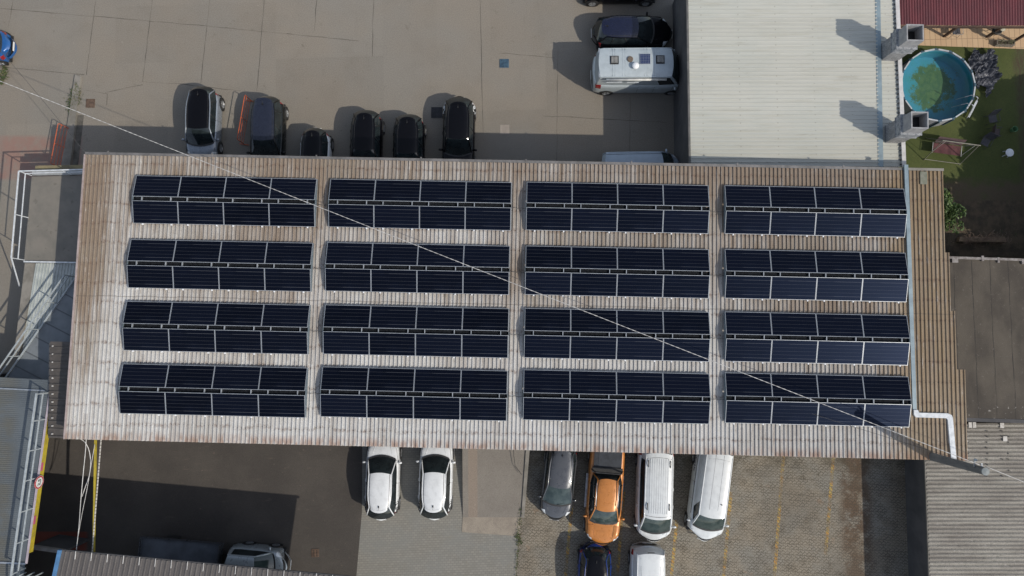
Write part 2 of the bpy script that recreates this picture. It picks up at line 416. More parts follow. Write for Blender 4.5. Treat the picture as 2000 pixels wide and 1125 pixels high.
dirt = q.math('ADD', dirt, q.ramp(x, 24, 42, 0, .24))
dirt = q.math('ADD', dirt, q.ramp(x, 1.6, .9, 0, .25))
dirt = q.math('SUBTRACT', dirt, q.ramp(t_, 5, 13.6, 0, .30))
dirt = q.math('SUBTRACT', dirt, q.math('MULTIPLY', q.ramp(q.math('ABSOLUTE', q.math('SUBTRACT', x, 3.0)), 1.6, .2, 0, .20), q.ramp(t_, 2, 6)))
c = q.mix(q.ramp(dirt, .58, 1.12), (.50,.495,.48), (.215,.165,.122))
c = q.mix(q.ramp(q.noise(.35, 3, loc=(1,8,0)), .45, .7, 0, .5), c, q.mix(.5, c, (.30,.29,.25)))
gold = q.ramp(q.math('ADD', x, q.math('MULTIPLY', streak, 2)), 39.6, 41.6)
c = q.mix(q.math('MULTIPLY', gold, .8), c, (.235,.165,.09))
seg = q.n('ShaderNodeTexWhiteNoise'); seg.noise_dimensions = '2D'; cv = q.n('ShaderNodeCombineXYZ')
q.l(rib, cv.inputs[0]); q.l(q.math('FLOOR', q.math('ADD', q.math('DIVIDE', t_, 2.3), q.math('MULTIPLY', wn.outputs[0], 3))), cv.inputs[1]); q.l(cv.outputs[0], seg.inputs['Vector'])
c = q.mix(q.ramp(seg.outputs[0], .45, 1, 0, .30), c, (.19,.150,.118))
c = q.mix(q.ramp(q.noise(2.6, 6, (4,.9,1), .75, (9,4,0)), .54, .72, 0, .6), c, (.17,.125,.092))
c = q.mix(q.ramp(q.noise(1.9, 6, (5,.5,1), .7, (2,14,0)), .56, .70, 0, .5), c, (.52,.51,.49))
# fastener rows every metre: small rust blooms
wn2 = q.n('ShaderNodeTexWhiteNoise'); wn2.noise_dimensions = '1D'; q.l(q.math('FLOOR', q.math('DIVIDE', q.math('ADD', x, 400), 1.0)), wn2.inputs['W'])
tj = q.math('ADD', t_, q.math('MULTIPLY', wn2.outputs[0], .14))
c = q.mix(q.ramp(wn2.outputs[0], .2, 1, 0, .16), c, (.19,.16,.13))
lap = q.ramp(q.math('ABSOLUTE', q.math('SUBTRACT', q.math('ADD', t_, q.math('MULTIPLY', wn2.outputs[0], .05)), 7.05)), .035, .015)
c = q.mix(q.math('MULTIPLY', lap, .45), c, (.10,.08,.065))
fr = q.math('ABSOLUTE', q.math('SUBTRACT', q.math('FRACT', q.math('DIVIDE', tj, .985)), .5))
band = q.ramp(fr, .17, .02)
bl = q.math('MULTIPLY', band, q.ramp(q.noise(5.5, 4, (1,1,1), .7, (4,4,0)), .44, .66))
c = q.mix(q.math('MULTIPLY', bl, .62), c, (.145,.085,.058))
fr2 = q.math('MULTIPLY', q.ramp(fr, .035, .02), q.ramp(q.math('ABSOLUTE', q.math('SUBTRACT', q.math('FRACT', q.math('DIVIDE', x, .2)), .5)), .2, .12))
c = q.mix(q.math('MULTIPLY', fr2, .5), c, (.06,.045,.035))
eave = q.math('MULTIPLY', q.ramp(t_, RL-.55, RL-.1), q.ramp(q.noise(2.2, 4, (2,.5,1)), .40, .6, .15, .9))
c = q.mix(q.math('MULTIPLY', eave, .75), c, (.25,.135,.085))
# lichen specks
c = q.mix(q.ramp(q.noise(9, 3, loc=(6,2,0)), .67, .72, 0, .5), c, (.30,.30,.16))
c = q.mix(.25, c, q.mix(q.ramp(q.noise(50, 2), .3, .7), (0,0,0), (1,1,1)), 'OVERLAY')
roofm = q.out(c, .82, bump=q.noise(25, 3), bstr=.2)
ends = [(0, RST(1846,480)[1], RST(1847,400)[0]), (RST(1846,493)[1], RST(1846,607)[1], RST(1857,550)[0]), (RST(1846,607)[1], RST(1846,721)[1], RST(1869,660)[0]), (RST(1846,721)[1], RL, RST(1882,800)[0])]
m = MB(); PT = .2; rh = .052
def rib_run(m, s0, s1, t0, t1):
    n_ = int(round((s1-s0)/PT))
    prof = []
    for i in range(n_):
        b = s0+i*PT; prof += [(b,0),(b+.128,0),(b+.142,rh),(b+.182,rh),(b+.196,0)]
    prof.append((s0+n_*PT,0)); k0 = len(m.v)
    nt_ = max(1, int((t1-t0)/3))
    for j in range(nt_+1):
        t = t0+(t1-t0)*j/nt_
        for s, h in prof: m.v.append(RP(s, t, h))
    k = len(prof)
    for j in range(nt_):
        for i in range(k-1): m.face((k0+j*k+i, k0+(j+1)*k+i, k0+(j+1)*k+i+1, k0+j*k+i+1))
base_s = math.floor(ends[0][2]/PT)*PT
rib_run(m, 0, base_s, 0, RL)
for (a, b, e) in ends[1:]:
    rib_run(m, base_s, max(base_s+PT, round(e/PT)*PT), a, b)
roof = m.build('roof', roofm, None)
mw = Matrix.LocRotScale(RO, Matrix.Rotation(YAW,3,'Z').to_euler(), Vector((1,1,1)))
inv = mw.inverted()
for v in roof.data.vertices: v.co = inv @ v.co
roof.parent = wh
roof.matrix_basis = wm(wh).inverted() @ mw
m = MB()   # deck under the sheet so it has thickness
ee = round(ends[3][2]/PT)*PT
m.prism([p[:2] for p in (RP(.03,.03), RP(base_s-.03,.03), RP(base_s-.03,RL-.03), RP(.03,RL-.03))], 4.9, [5.09,5.09,5.17,5.17])
m.build('roof_deck', darkwall, wh, world=True)
m = MB(); m.bar(RP(-.02,-.06,.01), RP(base_s+.02,-.06,.01), .13, .09); 
for s in [i*5.2+1.1 for i in range(8)]: m.bar(RP(s,-.12,.06), RP(s+.07,-.12,.06), .14, .03)
m.build('gutter', M('zinc_gutter', (.20,.19,.185), (.13,.125,.12), 2, .6, .3), wh, world=True)
m = MB(); m.bar(RP(-.03,0,.03), RP(-.03,RL,.03), .05, .12); m.build('edge_flashing', M('pinkish_flashing', (.36,.30,.29), (.26,.21,.2), 2, .7), wh, world=True)
m = MB(); m.bar(RP(base_s-1.8,-.05,.075), RP(base_s,-.05,.075), .12, .05); m.build('ridge_strip', kerbm, wh, world=True)
m = MB(); m.prism([p[:2] for p in (RP(1.9,2.4), RP(base_s-.5,2.4), RP(base_s-.5,RL-2.3), RP(1.9,RL-2.3))], 0, 4.9); m.build('wall', wallm, wh, world=True)
m = MB(); a, b = RST(1797,335), RST(1811,360); m.prism([p[:2] for p in (RP(a[0],a[1]), RP(b[0],a[1]), RP(b[0],b[1]), RP(a[0],b[1]))], 5.11, 5.165); m.build('patch_sheet', M('mossy_sheet', (.20,.20,.16), (.14,.15,.11), 3, .9), wh, world=True)

# ------------------------------------------------------------------ solar arrays
q = N('solar_cells')
x, y, z = q.xyz()
rowf = q.math('FRACT', q.math('DIVIDE', y, .178))
rl = q.ramp(q.math('ABSOLUTE', q.math('SUBTRACT', rowf, .5)), .455, .485)
colf = q.math('FRACT', q.math('DIVIDE', x, .088))
cl = q.ramp(q.math('ABSOLUTE', q.math('SUBTRACT', colf, .5)), .46, .49)
oi = q.n('ShaderNodeObjectInfo')
nv = q.noise(.8, 3)
base = q.mix(oi.outputs['Random'], (.0018,.0022,.0035), (.0038,.0050,.0095))
base = q.mix(q.ramp(nv, .45, .75, 0, .5), base, (.005,.007,.014))
c = q.mix(q.math('MULTIPLY', rl, .55), base, (.075,.08,.09))
c = q.mix(q.math('MULTIPLY', cl, .10), c, (.05,.055,.07))
busbar_glint = q.math('MULTIPLY', q.ramp(q.math('ABSOLUTE', q.math('SUBTRACT', q.math('ABSOLUTE', y), .356)), .012, .006), q.ramp(x, -.35, -.15))  # reflected glints along two busbar rows, painted into the cell colour
c = q.mix(q.math('MULTIPLY', busbar_glint, .25), c, (.16,.17,.19))
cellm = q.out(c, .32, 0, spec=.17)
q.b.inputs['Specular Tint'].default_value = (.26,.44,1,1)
PL, PW, TL, GAP = 2.220, 1.115, R(12.8), .098
def make_array():
    t = thing('solar_array', 'x', 'solar array')
    for side in (1, -1):
        for i in range(4):
            x0 = (i-2)*(PL+.012)+.006
            e = thing('tmp', None, None); bpy.data.objects.remove(e)
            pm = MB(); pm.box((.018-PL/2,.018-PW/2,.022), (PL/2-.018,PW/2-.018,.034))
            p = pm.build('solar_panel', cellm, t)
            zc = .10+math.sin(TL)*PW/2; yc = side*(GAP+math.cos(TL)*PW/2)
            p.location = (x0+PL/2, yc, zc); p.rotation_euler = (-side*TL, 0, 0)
            fm = MB(); w = .018
            fm.box((-PL/2,-PW/2,0),(PL/2,-PW/2+w,.038)); fm.box((-PL/2,PW/2-w,0),(PL/2,PW/2,.038))
            fm.box((-PL/2,-PW/2+w,0),(-PL/2+w,PW/2-w,.038)); fm.box((PL/2-w,-PW/2+w,0),(PL/2,PW/2-w,.038))
            fm.build('frame', alu, p)
    hw = 2*(PL+.012); zr = .10+math.sin(TL)*PW
    m = MB(); m.box((-hw,-GAP+.01,zr-.17),(hw,GAP-.01,zr-.11)); m.build('ballast_tray', M('tray_plastic', (.006,.007,.009), (.016,.018,.022), 9, .8, spec=.08) if 'tray_plastic' not in bpy.data.materials else bpy.data.materials['tray_plastic'], t)
    for i in range(4):
        for f in (.196, .833):
            m = MB(); xx = -hw+(i+f)*(PL+.012); m.box((xx-.017,-GAP+.005,zr-.109),(xx+.017,GAP-.005,zr-.005)); m.build('ridge_bracket', alu, t)
    for i in range(4):
        for f in (.196, .833):
            xx = -hw+(i+f)*(PL+.012); yy = -(GAP+math.cos(TL)*PW); m = MB()
            m.box((xx-.022,yy-.02,-.02),(xx+.022,-yy+.02,.035)); m.build('base_rail', steel, t)
            m = MB(); m.box((xx-.03,yy-.07,.036),(xx+.03,yy+.002,.13)); m.build('clamp', M('white_clamp', (.75,.76,.77), None, rough=.4) if 'white_clamp' not in bpy.data.materials else bpy.data.materials['white_clamp'], t)
    for sx in (-1, 1):
        m = MB(); ye = GAP+math.cos(TL)*PW; X = sx*(hw+.012)
        pts = [(-ye,.04),(ye,.04),(ye,.09),(GAP,zr-.01),(-GAP,zr-.01),(-ye,.09)]
        n_ = len(m.v)
        for dx in (-.008,.008): m.v += [Vector((X+dx, a, b)) for a, b in pts]
        k = len(pts); m.face(tuple(range(k))[::-1]); m.face(tuple(range(k, 2*k)))
        for i in range(k): m.face((i,(i+1)%k,k+(i+1)%k,k+i))
        m.build('end_plate', platem, t)
    return t
def copy_tree(o, parent=None):
    c = o.copy(); col.objects.link(c); c.parent = parent
    for ch in list(o.children):
        copy_tree(ch, c)
    return c
proto = make_array()
LX = [[(260,388),(642,395),(1028,401),(1417,408)], [(250,514),(636,520),(1026,527),(1417,534)], [(242,636),(632,643),(1024,650),(1417,657)], [(235,759),(627,765),(1022,771),(1417,777)]]
rown = ['top row', 'second row', 'third row', 'bottom row']; coln = ['leftmost', 'second from left', 'third from left', 'rightmost']
apos = []
for r_ in range(4):
    rr = []
    for c_ in range(4):
        o = proto if (r_ == 0 and c_ == 0) else copy_tree(proto)
        p = W(*LX[r_][c_], 5.45); d = p-RO; s, t = d.dot(RU), d.dot(RV)
        kx = (1.004, 1.0, .995, .977)[c_]; s += 2*(PL+.012)*kx
        o.scale = (kx, 1, 1)
        o.location = RP(s, t, .045); o.rotation_euler = (0, 0, YAW)
        tag(o, 'peaked black solar array, %s in the %s on the ribbed roof' % (coln[c_], rown[r_]), 'solar array', 'solar arrays on the warehouse roof')
        rr.append((s, t))
    apos.append(rr)
for r_ in range(4):
    for c_ in range(4):
        s, t = apos[r_][c_]; s0 = s-2*(PL+.012)
        if c_ == 0: continue
        sp = apos[r_][c_-1][0]+2*(PL+.012)
        m = MB(); n_ = 10
        m.tube([RP(sp-.05+(s0-sp+.15)*i/n_, t+.10+.02*math.sin(i*1.7+r_), .06+.10*abs(i/n_-.5)*2) for i in range(n_+1)], .011, 6)
        o = m.build('power_cable', cable_d, None, loc=RP(sp, t, 0))
        tag(o, 'thin dark cable across the %s gap between solar arrays of the %s' % (['left', 'middle', 'right'][c_-1], rown[r_]), 'cable', 'cables linking the solar arrays')

# pale cable duct on the right of the roof
m = MB()
D = [RST(1768,320), RST(1777,560), RST(1783,800), RST(1788,811), RST(1850,811), RST(1856,816), RST(1860,893)]
dt = thing('cable_duct', 'pale blue-grey cable duct down the right side of the ribbed roof with a white dog-leg', 'cable duct', RP(D[0][0], D[0][1], 0))
m.prism([p[:2] for p in (RP(D[0][0]-.09,-.25), RP(D[0][0]+.10,-.25), RP(D[2][0]+.14,D[2][1]), RP(D[2][0]-.05,D[2][1]))], 5.15, 5.24)
m.build('long_run', bluegrey, dt, world=True)
m = MB()
X0, T0 = D[2]; X1 = D[4][0]; T1 = D[4][1]
pts = [(X0-.04,T0),(X0+.16,T0),(X0+.22,T1-.10),(X1-.05,T1-.10),(X1+.13,T1-.02),(X1+.18,T1+.1),(D[6][0]+.12,RL+.12),(D[6][0]-.12,RL+.12),(X1-.06,T1+.2),(X1-.12,T1+.13),(X0+.06,T1+.12),(X0-.03,T1)]
m.prism([RP(*p)[:2] for p in pts], 5.16, 5.30); m.build('dog_leg', whitemetal, dt, world=True)

# ------------------------------------------------------------------ corrugated sheet helper between four corners
def corr(m, A, B, C, D, pitch, h, kind='trap', seg=1):
    """A->B runs across the ribs, A->D along them"""
    A, B, C, D = map(Vector, (A, B, C, D)); n_ = max(1, int(round((B-A).length/pitch)))
    prof = []
    for i in range(n_):
        if kind == 'trap': prof += [(i,0),(i+.62,0),(i+.70,h),(i+.90,h),(i+.98,0)]
        else: prof += [(i+j/6, h*.5*(1-math.cos(2*math.pi*j/6))) for j in range(6)]
    prof.append((n_,0)); k = len(prof); k0 = len(m.v)
    up = (B-A).cross(D-A).normalized()
    if up.z < 0: up = -up
    for j in range(seg+1):
        P = A.lerp(D, j/seg); Q = B.lerp(C, j/seg)
        for s, hh in prof: m.v.append(P.lerp(Q, s/n_)+up*hh)
    flip = (B-A).cross(D-A).z < 0
    for j in range(seg):
        for i in range(k-1):
            f = (k0+j*k+i, k0+j*k+i+1, k0+(j+1)*k+i+1, k0+(j+1)*k+i); m.face(f[::-1] if flip else f)
    return m

# ------------------------------------------------------------------ white warehouse, upper right
ZW = 3.85
ww = thing('white_roof_building', 'building with cream white ribbed roof and two block chimneys right of the camper van', 'building', W(1500,150))
q = N('cream_sheet')
x, y, z = q.xyz()
c = q.mix(q.ramp(q.noise(.35, 4), .35, .65), (.46,.46,.415), (.43,.44,.40))
c = q.mix(q.ramp(q.noise(1.5, 5, (.25,3,1), .65), .45, .8, 0, .55), c, (.34,.33,.27))
wn = q.n('ShaderNodeTexWhiteNoise'); wn.noise_dimensions = '1D'; q.l(q.math('FLOOR', q.math('DIVIDE', q.math('ADD', y, 400), 1.03)), wn.inputs['W'])
c = q.mix(q.ramp(wn.outputs[0], 0, 1, 0, .22), c, (.36,.355,.31))
c = q.mix(q.ramp(q.noise(6, 3), .70, .76, 0, .35), c, (.25,.20,.15))
sc_ = q.math('ABSOLUTE', q.math('SUBTRACT', q.math('FRACT', q.math('DIVIDE', x, 1.9)), .5))
sd2 = q.math('ABSOLUTE', q.math('SUBTRACT', q.math('FRACT', q.math('DIVIDE', y, .41)), .5))
c = q.mix(q.math('MULTIPLY', q.math('MULTIPLY', q.ramp(sc_, .018, .008), q.ramp(sd2, .10, .04)), .45), c, (.16,.14,.11))
c = q.mix(q.math('MULTIPLY', q.ramp(q.noise(.8, 6, (.5,4,1), .75, (8,2,0)), .56, .72, 0, .5), 1.0), c, (.27,.25,.20))
creamm = q.out(c, .65, bump=q.noise(20,3), bstr=.1)
def WX(x0, x1, f, z): return W(x0+(x1-x0)*f, 0, z)
TLx, BLx = W(1341,-60,ZW), W(1347,326,ZW); TRx, BRx = W(1711,-60,ZW+.12), W(1717,326,ZW+.12)
m = MB(); corr(m, TLx, BLx, BRx, TRx, .205, .028, seg=4)
m.build('roof', creamm, ww, world=True)
m = MB(); corr(m, W(1717,-60,ZW+.02), W(1724,326,ZW+.02), W(1761,326,ZW+.02), W(1746,-60,ZW+.02), .205, .028, seg=2)
m.build('side_roof', creamm, ww, world=True)
m = MB(); m.bar(W(1712.5,-60,ZW+.09), W(1719.5,326,ZW+.09), .26, .10); m.build('blue_flashing', bluegrey, ww, world=True)
m = MB(); m.bar(W(1749,-60,ZW+.07), W(1765,326,ZW+.07), .20, .14); m.build('verge_trim', M('pale_trim', (.55,.54,.53), (.45,.44,.43), 3, .6), ww, world=True)
m = MB(); m.bar(W(1341,-60,ZW-.02), W(1347,326,ZW-.02), .10, .13); m.build('gutter', M('dark_gutter', (.09,.09,.085), (.13,.125,.12), 2, .7), ww, world=True)
m = MB(); m.prism([p[:2] for p in (W(1344,-60,ZW), W(1750,-60,ZW), W(1765,322,ZW), W(1349,322,ZW))], 0, ZW-.05); m.build('wall', darkwall, ww, world=True)
m = MB()
for i in range(42):
    f = (i+.5)/42; a = W(1746+15.5*f-1.5, -60+386*f, ZW+.05); m.box((a.x-.045,a.y-.03,ZW+.03),(a.x+.045,a.y+.035,ZW+.10))
m.build('rib_end_cap', cable_d, ww, world=True)

def chimney(px, py, label, hs=(1.15,.55,.75), w=.86):
    b = W(px, py, ZW); t = thing('chimney', label, 'chimney', (b.x, b.y, ZW-.02), R(-1.5), 'twin block chimneys on the white roof')
    z = 0.0
    m = MB(); m.box((-w/2,-w/2,0),(w/2,w/2,hs[0])); m.box((-w/2-.02,-w/2-.02,.0),(w/2+.02,w/2+.02,.12)); m.build('shaft', concw, t)
    z = hs[0]; c = w/2+.085
    m = MB(); m.box((-c,-c,z),(c,c,z+.05)); m.box((-c+.02,-c+.02,z+.05),(c-.02,c-.02,z+hs[1]-.05)); m.box((-c,-c,z+hs[1]-.05),(c,c,z+hs[1])); m.build('collar', concrough, t)
    z += hs[1]; o_, i_ = w/2-.02, w/2-.075
    m = MB()
    for (a, bb) in (((-o_,-o_),(o_,-i_)),((-o_,i_),(o_,o_)),((-o_,-i_),(-i_,i_)),((i_,-i_),(o_,i_))):
        m.box((a[0],a[1],z),(bb[0],bb[1],z+hs[2]))
    m.build('hood', M('smooth_concrete', (.33,.33,.33), (.25,.25,.26), 3, .85, bsc=30) if 'smooth_concrete' not in bpy.data.materials else bpy.data.materials['smooth_concrete'], t)
    m = MB(); m.box((-i_,-i_,z+.02),(i_,i_,z+.06)); m.build('flue', blackp, t)
    return t
chimney(1737,103,'upper of two grey block chimneys, beside the red corrugated roof')
chimney(1745,263,'lower of two grey block chimneys, standing at the bottom end of the pool')

# ------------------------------------------------------------------ red roof pergola, terrace, garden
tile = N('terrace_tile')
br = tile.n('ShaderNodeTexBrick'); br.inputs['Scale'].default_value = 1; br.offset = 0
br.inputs['Color1'].default_value = (.47,.32,.19,1); br.inputs['Color2'].default_value = (.52,.37,.225,1); br.inputs['Mortar'].default_value = (.24,.16,.10,1)
br.inputs['Mortar Size'].default_value = .012; br.inputs['Brick Width'].default_value = .30; br.inputs['Row Height'].default_value = .60
tile.l(tile.mapped((1,1,1),(0,0,0),(0,0,R(-1))), br.inputs['Vector'])
tm = tile.out(tile.mix(tile.ramp(tile.noise(1.2,4), .5,.8,0,.4), br.outputs['Color'], (.33,.21,.13)), .7)
sheet('terrace', [(1700,-100),(2300,-100),(2300,106),(1962,95.5),(1700,86)], .06, tm)
q = N('lawn_grass')
c = q.mix(q.ramp(q.noise(.6,5), .35,.65), (.056,.072,.016), (.070,.083,.022))
c = q.mix(q.ramp(q.noise(7,4), .45,.7,0,.5), c, (.040,.058,.014))
x, y, z = q.xyz()
brn = q.ramp(q.math('ADD', x, q.math('MULTIPLY', q.noise(2.5,4), .8)), 28.3, 28.8)
c = q.mix(brn, c, q.mix(q.ramp(q.noise(3,5,(3,.6,1)), .4,.6), (.055,.042,.022), (.06,.065,.028)))
dry = q.math('MULTIPLY', q.ramp(q.math('ADD', y, q.math('MULTIPLY', q.noise(1.5,4), 1.2)), 10.0, 9.3), q.ramp(q.noise(1.3,5), .3,.5,.3,1))
c = q.mix(dry, c, (.085,.065,.04))
c = q.mix(.35, c, q.mix(q.ramp(q.noise(60,2), .3,.7), (0,0,0),(1,1,1)), 'OVERLAY')
lawn = sheet('lawn', [(1600,70),(2500,100),(2500,620),(1600,620)], .03, q.out(c, .95, bump=q.noise(70,3), bstr=.8))
rr = thing('red_roof_porch', 'porch with dark red corrugated roof over the sandy tiled terrace, upper right', 'porch', W(1900,0))
m = MB(); corr(m, W(1751,-80,2.9), W(2300,-80,2.9), W(2300,52,2.6), W(1754,49,2.6), .145, .03, 'sin', seg=1)
smooth_angle(m.build('roof', M('red_sheet', (.115,.022,.027), (.080,.017,.021), 2.5, .5, stretch=(1,.2,1)), rr, world=True), 60)
for (bx, by) in ((1843,72),(1926,73),(1978,82),(2075,80)):
    p = W(bx, by); m = MB(); m.bar((p.x,p.y,.04),(p.x,p.y,2.62), .12, .12); m.bar((p.x,p.y,2.55),(p.x,p.y+1.5,2.62), .1, .14)
    m.build('post', timber, rr, world=True)
m = MB(); a = W(1754,52,2.5); b = W(2300,55,2.5); m.bar(a, b, .08, .16); m.build('beam', timber, rr, world=True)

# ---- pool
pc = W(1834,171,0); PR = 2.05
pc = Vector((W(1832,166,1.1).x, W(1832,166,1.1).y, 0)); PR = (W(1904,166,1.1)-W(1760,166,1.1)).length/2
pool = thing('swimming_pool', 'round above-ground pool with blue liner and green algae beside the white roof', 'swimming pool', pc)
q = N('pool_liner')
x, y, z = q.xyz()
r2 = q.math('SQRT', q.math('ADD', q.math('POWER', q.math('SUBTRACT', x, .30), 2), q.math('POWER', q.math('MULTIPLY', q.math('SUBTRACT', y, .25), .88), 2)))
r2 = q.math('ADD', r2, q.math('MULTIPLY', q.math('SUBTRACT', q.noise(7,4,rough=.8,loc=(5,5,0)), .5), 1.1))
al = q.ramp(q.math('ADD', r2, q.math('MULTIPLY', q.math('SUBTRACT', q.noise(1.6,6,rough=.7), .5), 2.6)), 1.30, .95)
al = q.math('MULTIPLY', al, q.ramp(z, .4, .2))
c = q.mix(q.ramp(q.noise(1.1,3), .35,.65), (.055,.24,.36), (.045,.235,.29))
c = q.mix(q.ramp(q.noise(9,4,loc=(3,3,0)), .62,.7,0,.45), c, (.04,.17,.14))
c = q.mix(q.math('MULTIPLY', al, .9), c, q.mix(q.ramp(q.noise(4,5), .35,.7), (.050,.085,.008), (.10,.13,.018)))
linm = q.out(c, .6)
m = MB(); m.lathe([(.001,.05),(PR*.5,.05),(PR-.03,.05),(PR-.02,.3),(PR-.02,1.05)], k=48); smooth_angle(m.build('liner', linm, pool), 50)
m = MB(); m.lathe([(PR+.02,0),(PR+.02,1.08),(PR-.02,1.08),(PR-.02,1.0)], k=48); smooth_angle(m.build('wall', M('pool_wall', (.38,.39,.42), (.30,.31,.34), 2, .5), pool), 50)
q = N('pool_water')
gl = q.n('ShaderNodeBsdfGlossy'); gl.inputs['Roughness'].default_value = .04
trn = q.n('ShaderNodeBsdfTransparent'); trn.inputs[0].default_value = (.80,.94,.92,1)
fz = q.n('ShaderNodeFresnel'); fz.inputs['IOR'].default_value = 1.33; ms = q.n('ShaderNodeMixShader')
bmp = q.n('ShaderNodeBump'); bmp.inputs['Strength'].default_value = .5; q.l(q.noise(5,4), bmp.inputs['Height']); q.l(bmp.outputs[0], gl.inputs['Normal'])
q.l(fz.outputs[0], ms.inputs[0]); q.l(trn.outputs[0], ms.inputs[1]); q.l(gl.outputs[0], ms.inputs[2]); q.l(ms.outputs[0], q.t.nodes['Material Output'].inputs[0])
m = MB(); m.lathe([(.001,.9),(PR-.03,.9)], k=48); m.build('water', q.m, pool)
NS = 16
railw = M('pool_rim_white', (.48,.50,.52), (.38,.40,.42), 4, .4)
for i in range(NS):
    a0 = 2*math.pi*(i+.14)/NS; a1 = 2*math.pi*(i+.86)/NS; m = MB()
    m.bar((PR*math.cos(a0),PR*math.sin(a0),1.11),(PR*math.cos(a1),PR*math.sin(a1),1.11), .07, .05); m.build('rim', railw, pool)
m = MB()
for i in range(NS):
    a0 = 2*math.pi*i/NS; u0 = Vector((math.cos(a0), math.sin(a0), 0)); tn = Vector((-u0.y,u0.x,0))
    m.bar(u0*PR-tn*.14+Vector((0,0,1.10)), u0*PR+tn*.14+Vector((0,0,1.10)), .06, .06); m.bar(u0*(PR+.06)+Vector((0,0,0)), u0*(PR+.06)+Vector((0,0,1.09)), .07, .07)
m.build('rim_joint', M('pool_joint_grey', (.06,.11,.15), (.04,.08,.11), 4, .6), pool)
la = W(1893,203,.2); lb = W(1912,196,.2)
lt = thing('pool_ladder', 'white A-frame ladder over the lower right edge of the round pool', 'ladder', (pc.x+PR*math.cos(R(-30)), pc.y+PR*math.sin(R(-30)), .02), R(-30))
m = MB()
for yy in (-.26,.26):
    m.tube([(.62,yy,.02),(.12,yy,1.35),(-.02,yy,1.42),(-.25,yy,1.3),(-.5,yy,.25)], .022, 6)
m.build('side_rail', railw, lt)
for k in range(5):
    m = MB(); f = k/4.6; m.box((.62-.46*f-.05,-.25,.18+1.1*f-.015),(.62-.46*f+.05,.25,.18+1.1*f+.015)); m.build('step', railw, lt)

# ---- crumpled tarpaulin
poly = [(1005,95),(1040,130),(1080,150),(1140,175),(1180,100),(1240,100),(1265,170),(1290,205),(1283,300),(1340,430),(1285,520),(1235,600),(1175,690),(1150,600),(1130,555),(1085,545),(1050,590),(1028,500),(1010,400),(960,300),(930,250),(975,190)]
poly = [W(1740+x/6.25, 80+y/6.25, .25) for x, y in poly]
def inside(p, P):
    c = False; j = len(P)-1
    for i in range(len(P)):
        if ((P[i].y > p[1]) != (P[j].y > p[1])) and (p[0] < (P[j].x-P[i].x)*(p[1]-P[i].y)/(P[j].y-P[i].y)+P[i].x): c = not c
        j = i
    return c
m = MB(); st = .045; xs = [p.x for p in poly]; ys = [p.y for p in poly]; ids = {}
nx = int((max(xs)-min(xs))/st)+1; ny = int((max(ys)-min(ys))/st)+1
def tz(x, y):
    v = Vector((x, y, 0)); r1 = abs(noise.noise(v*2.1))+.6*abs(noise.noise(v*5.0+Vector((3,1,0))))+.3*abs(noise.noise(v*11))
    return .10+.42*(1-r1)**2
def tv(i, j):
    if (i, j) not in ids:
        x, y = min(xs)+i*st, min(ys)+j*st; x += .03*noise.noise(Vector((x*8,y*8,1))); y += .03*noise.noise(Vector((x*8,y*8,5)))
        ids[(i, j)] = len(m.v); m.v.append(Vector((x, y, tz(x, y))))
    return ids[(i, j)]
for i in range(nx):
    for j in range(ny):
        if inside((min(xs)+(i+.5)*st, min(ys)+(j+.5)*st), poly): m.face((tv(i,j), tv(i+1,j), tv(i+1,j+1), tv(i,j+1)))
o = m.build('tarpaulin', M('dark_tarp', (.055,.06,.075), (.10,.105,.125), 5, .45), None, loc=W(1920,140))
tag(o, 'crumpled dark blue-grey pool cover lying on the lawn right of the round pool', 'tarpaulin')

# ---- swing seat
sw = thing('garden_swing', 'white tubular garden swing seat with faded red cushion below the pool', 'swing seat', W(1840,296), R(-8))
m = MB(); T = 1.75
for sx in (-1.0, 1.0):
    m.tube([(sx,-.65,0),(sx*.97,0,T)], .022, 6); m.tube([(sx,.65,0),(sx*.97,0,T)], .022, 6)
m.tube([(-1.0,0,T),(1.05,0,T)], .03, 6); m.tube([(-1,-.62,.15),(1,-.62,.15)], .02, 6); m.build('frame', M('cream_tube', (.26,.25,.20), (.19,.18,.15), 4, .5), sw)
m = MB(); m.grid(lambda u, v: (-.75+1.5*u, -.28+.55*v, .48-.05*math.sin(math.pi*v)+.015*math.sin(u*20)), 14, 6); m.build('cushion', M('faded_red_fabric', (.11,.038,.042), (.07,.028,.03), 5, .9), sw, smooth=True)
m = MB(); m.grid(lambda u, v: (-.75+1.5*u, .30+.18*v, .5+.5*v), 10, 5); m.build('back', M('grey_red_fabric', (.13,.085,.09), (.09,.06,.065), 5, .9), sw, smooth=True)
m = MB()
for sx in (-.8,.8): m.tube([(sx,-.25,.48),(sx,0,T)], .012, 5); m.tube([(sx,.28,.5),(sx,0,T)], .012, 5); m.tube([(sx,-.3,.47),(sx,.3,.47)], .018, 5)
m.build('hanger', cable_w, sw)

greyf = M('grey_mesh_fabric', (.075,.075,.085), (.05,.05,.06), 5, .8)
def garden_chair(px, py, rz, label, cm):
    t = thing('garden_chair', label, 'garden chair', W(px, py), R(rz), 'garden chairs in the tree shade')
    m = MB()
    for sx in (-.24,.24):
        m.tube([(sx,-.24,0),(sx,-.22,.62),(sx,.22,.64)], .014, 6); m.tube([(sx,.26,0),(sx,.2,.42),(sx*.95,.34,.95)], .014, 6)
    m.tube([(-.24,-.22,.42),(.24,-.22,.42)], .014, 6); m.tube([(-.23,.34,.95),(.23,.34,.95)], .014, 6); m.build('frame', greyf, t)
    m = MB(); m.grid(lambda u, v: (-.22+.44*u, -.22+.42*v, .42-.03*math.sin(math.pi*v)), 6, 6); m.build('seat', cm, t, smooth=True)
    m = MB(); m.grid(lambda u, v: (-.22+.44*u, .21+.13*v, .44+.5*v), 6, 6); m.build('back', cm, t, smooth=True)
garden_chair(1916,281,-28,'grey garden chair leaning back in shade right of the swing seat',greyf)
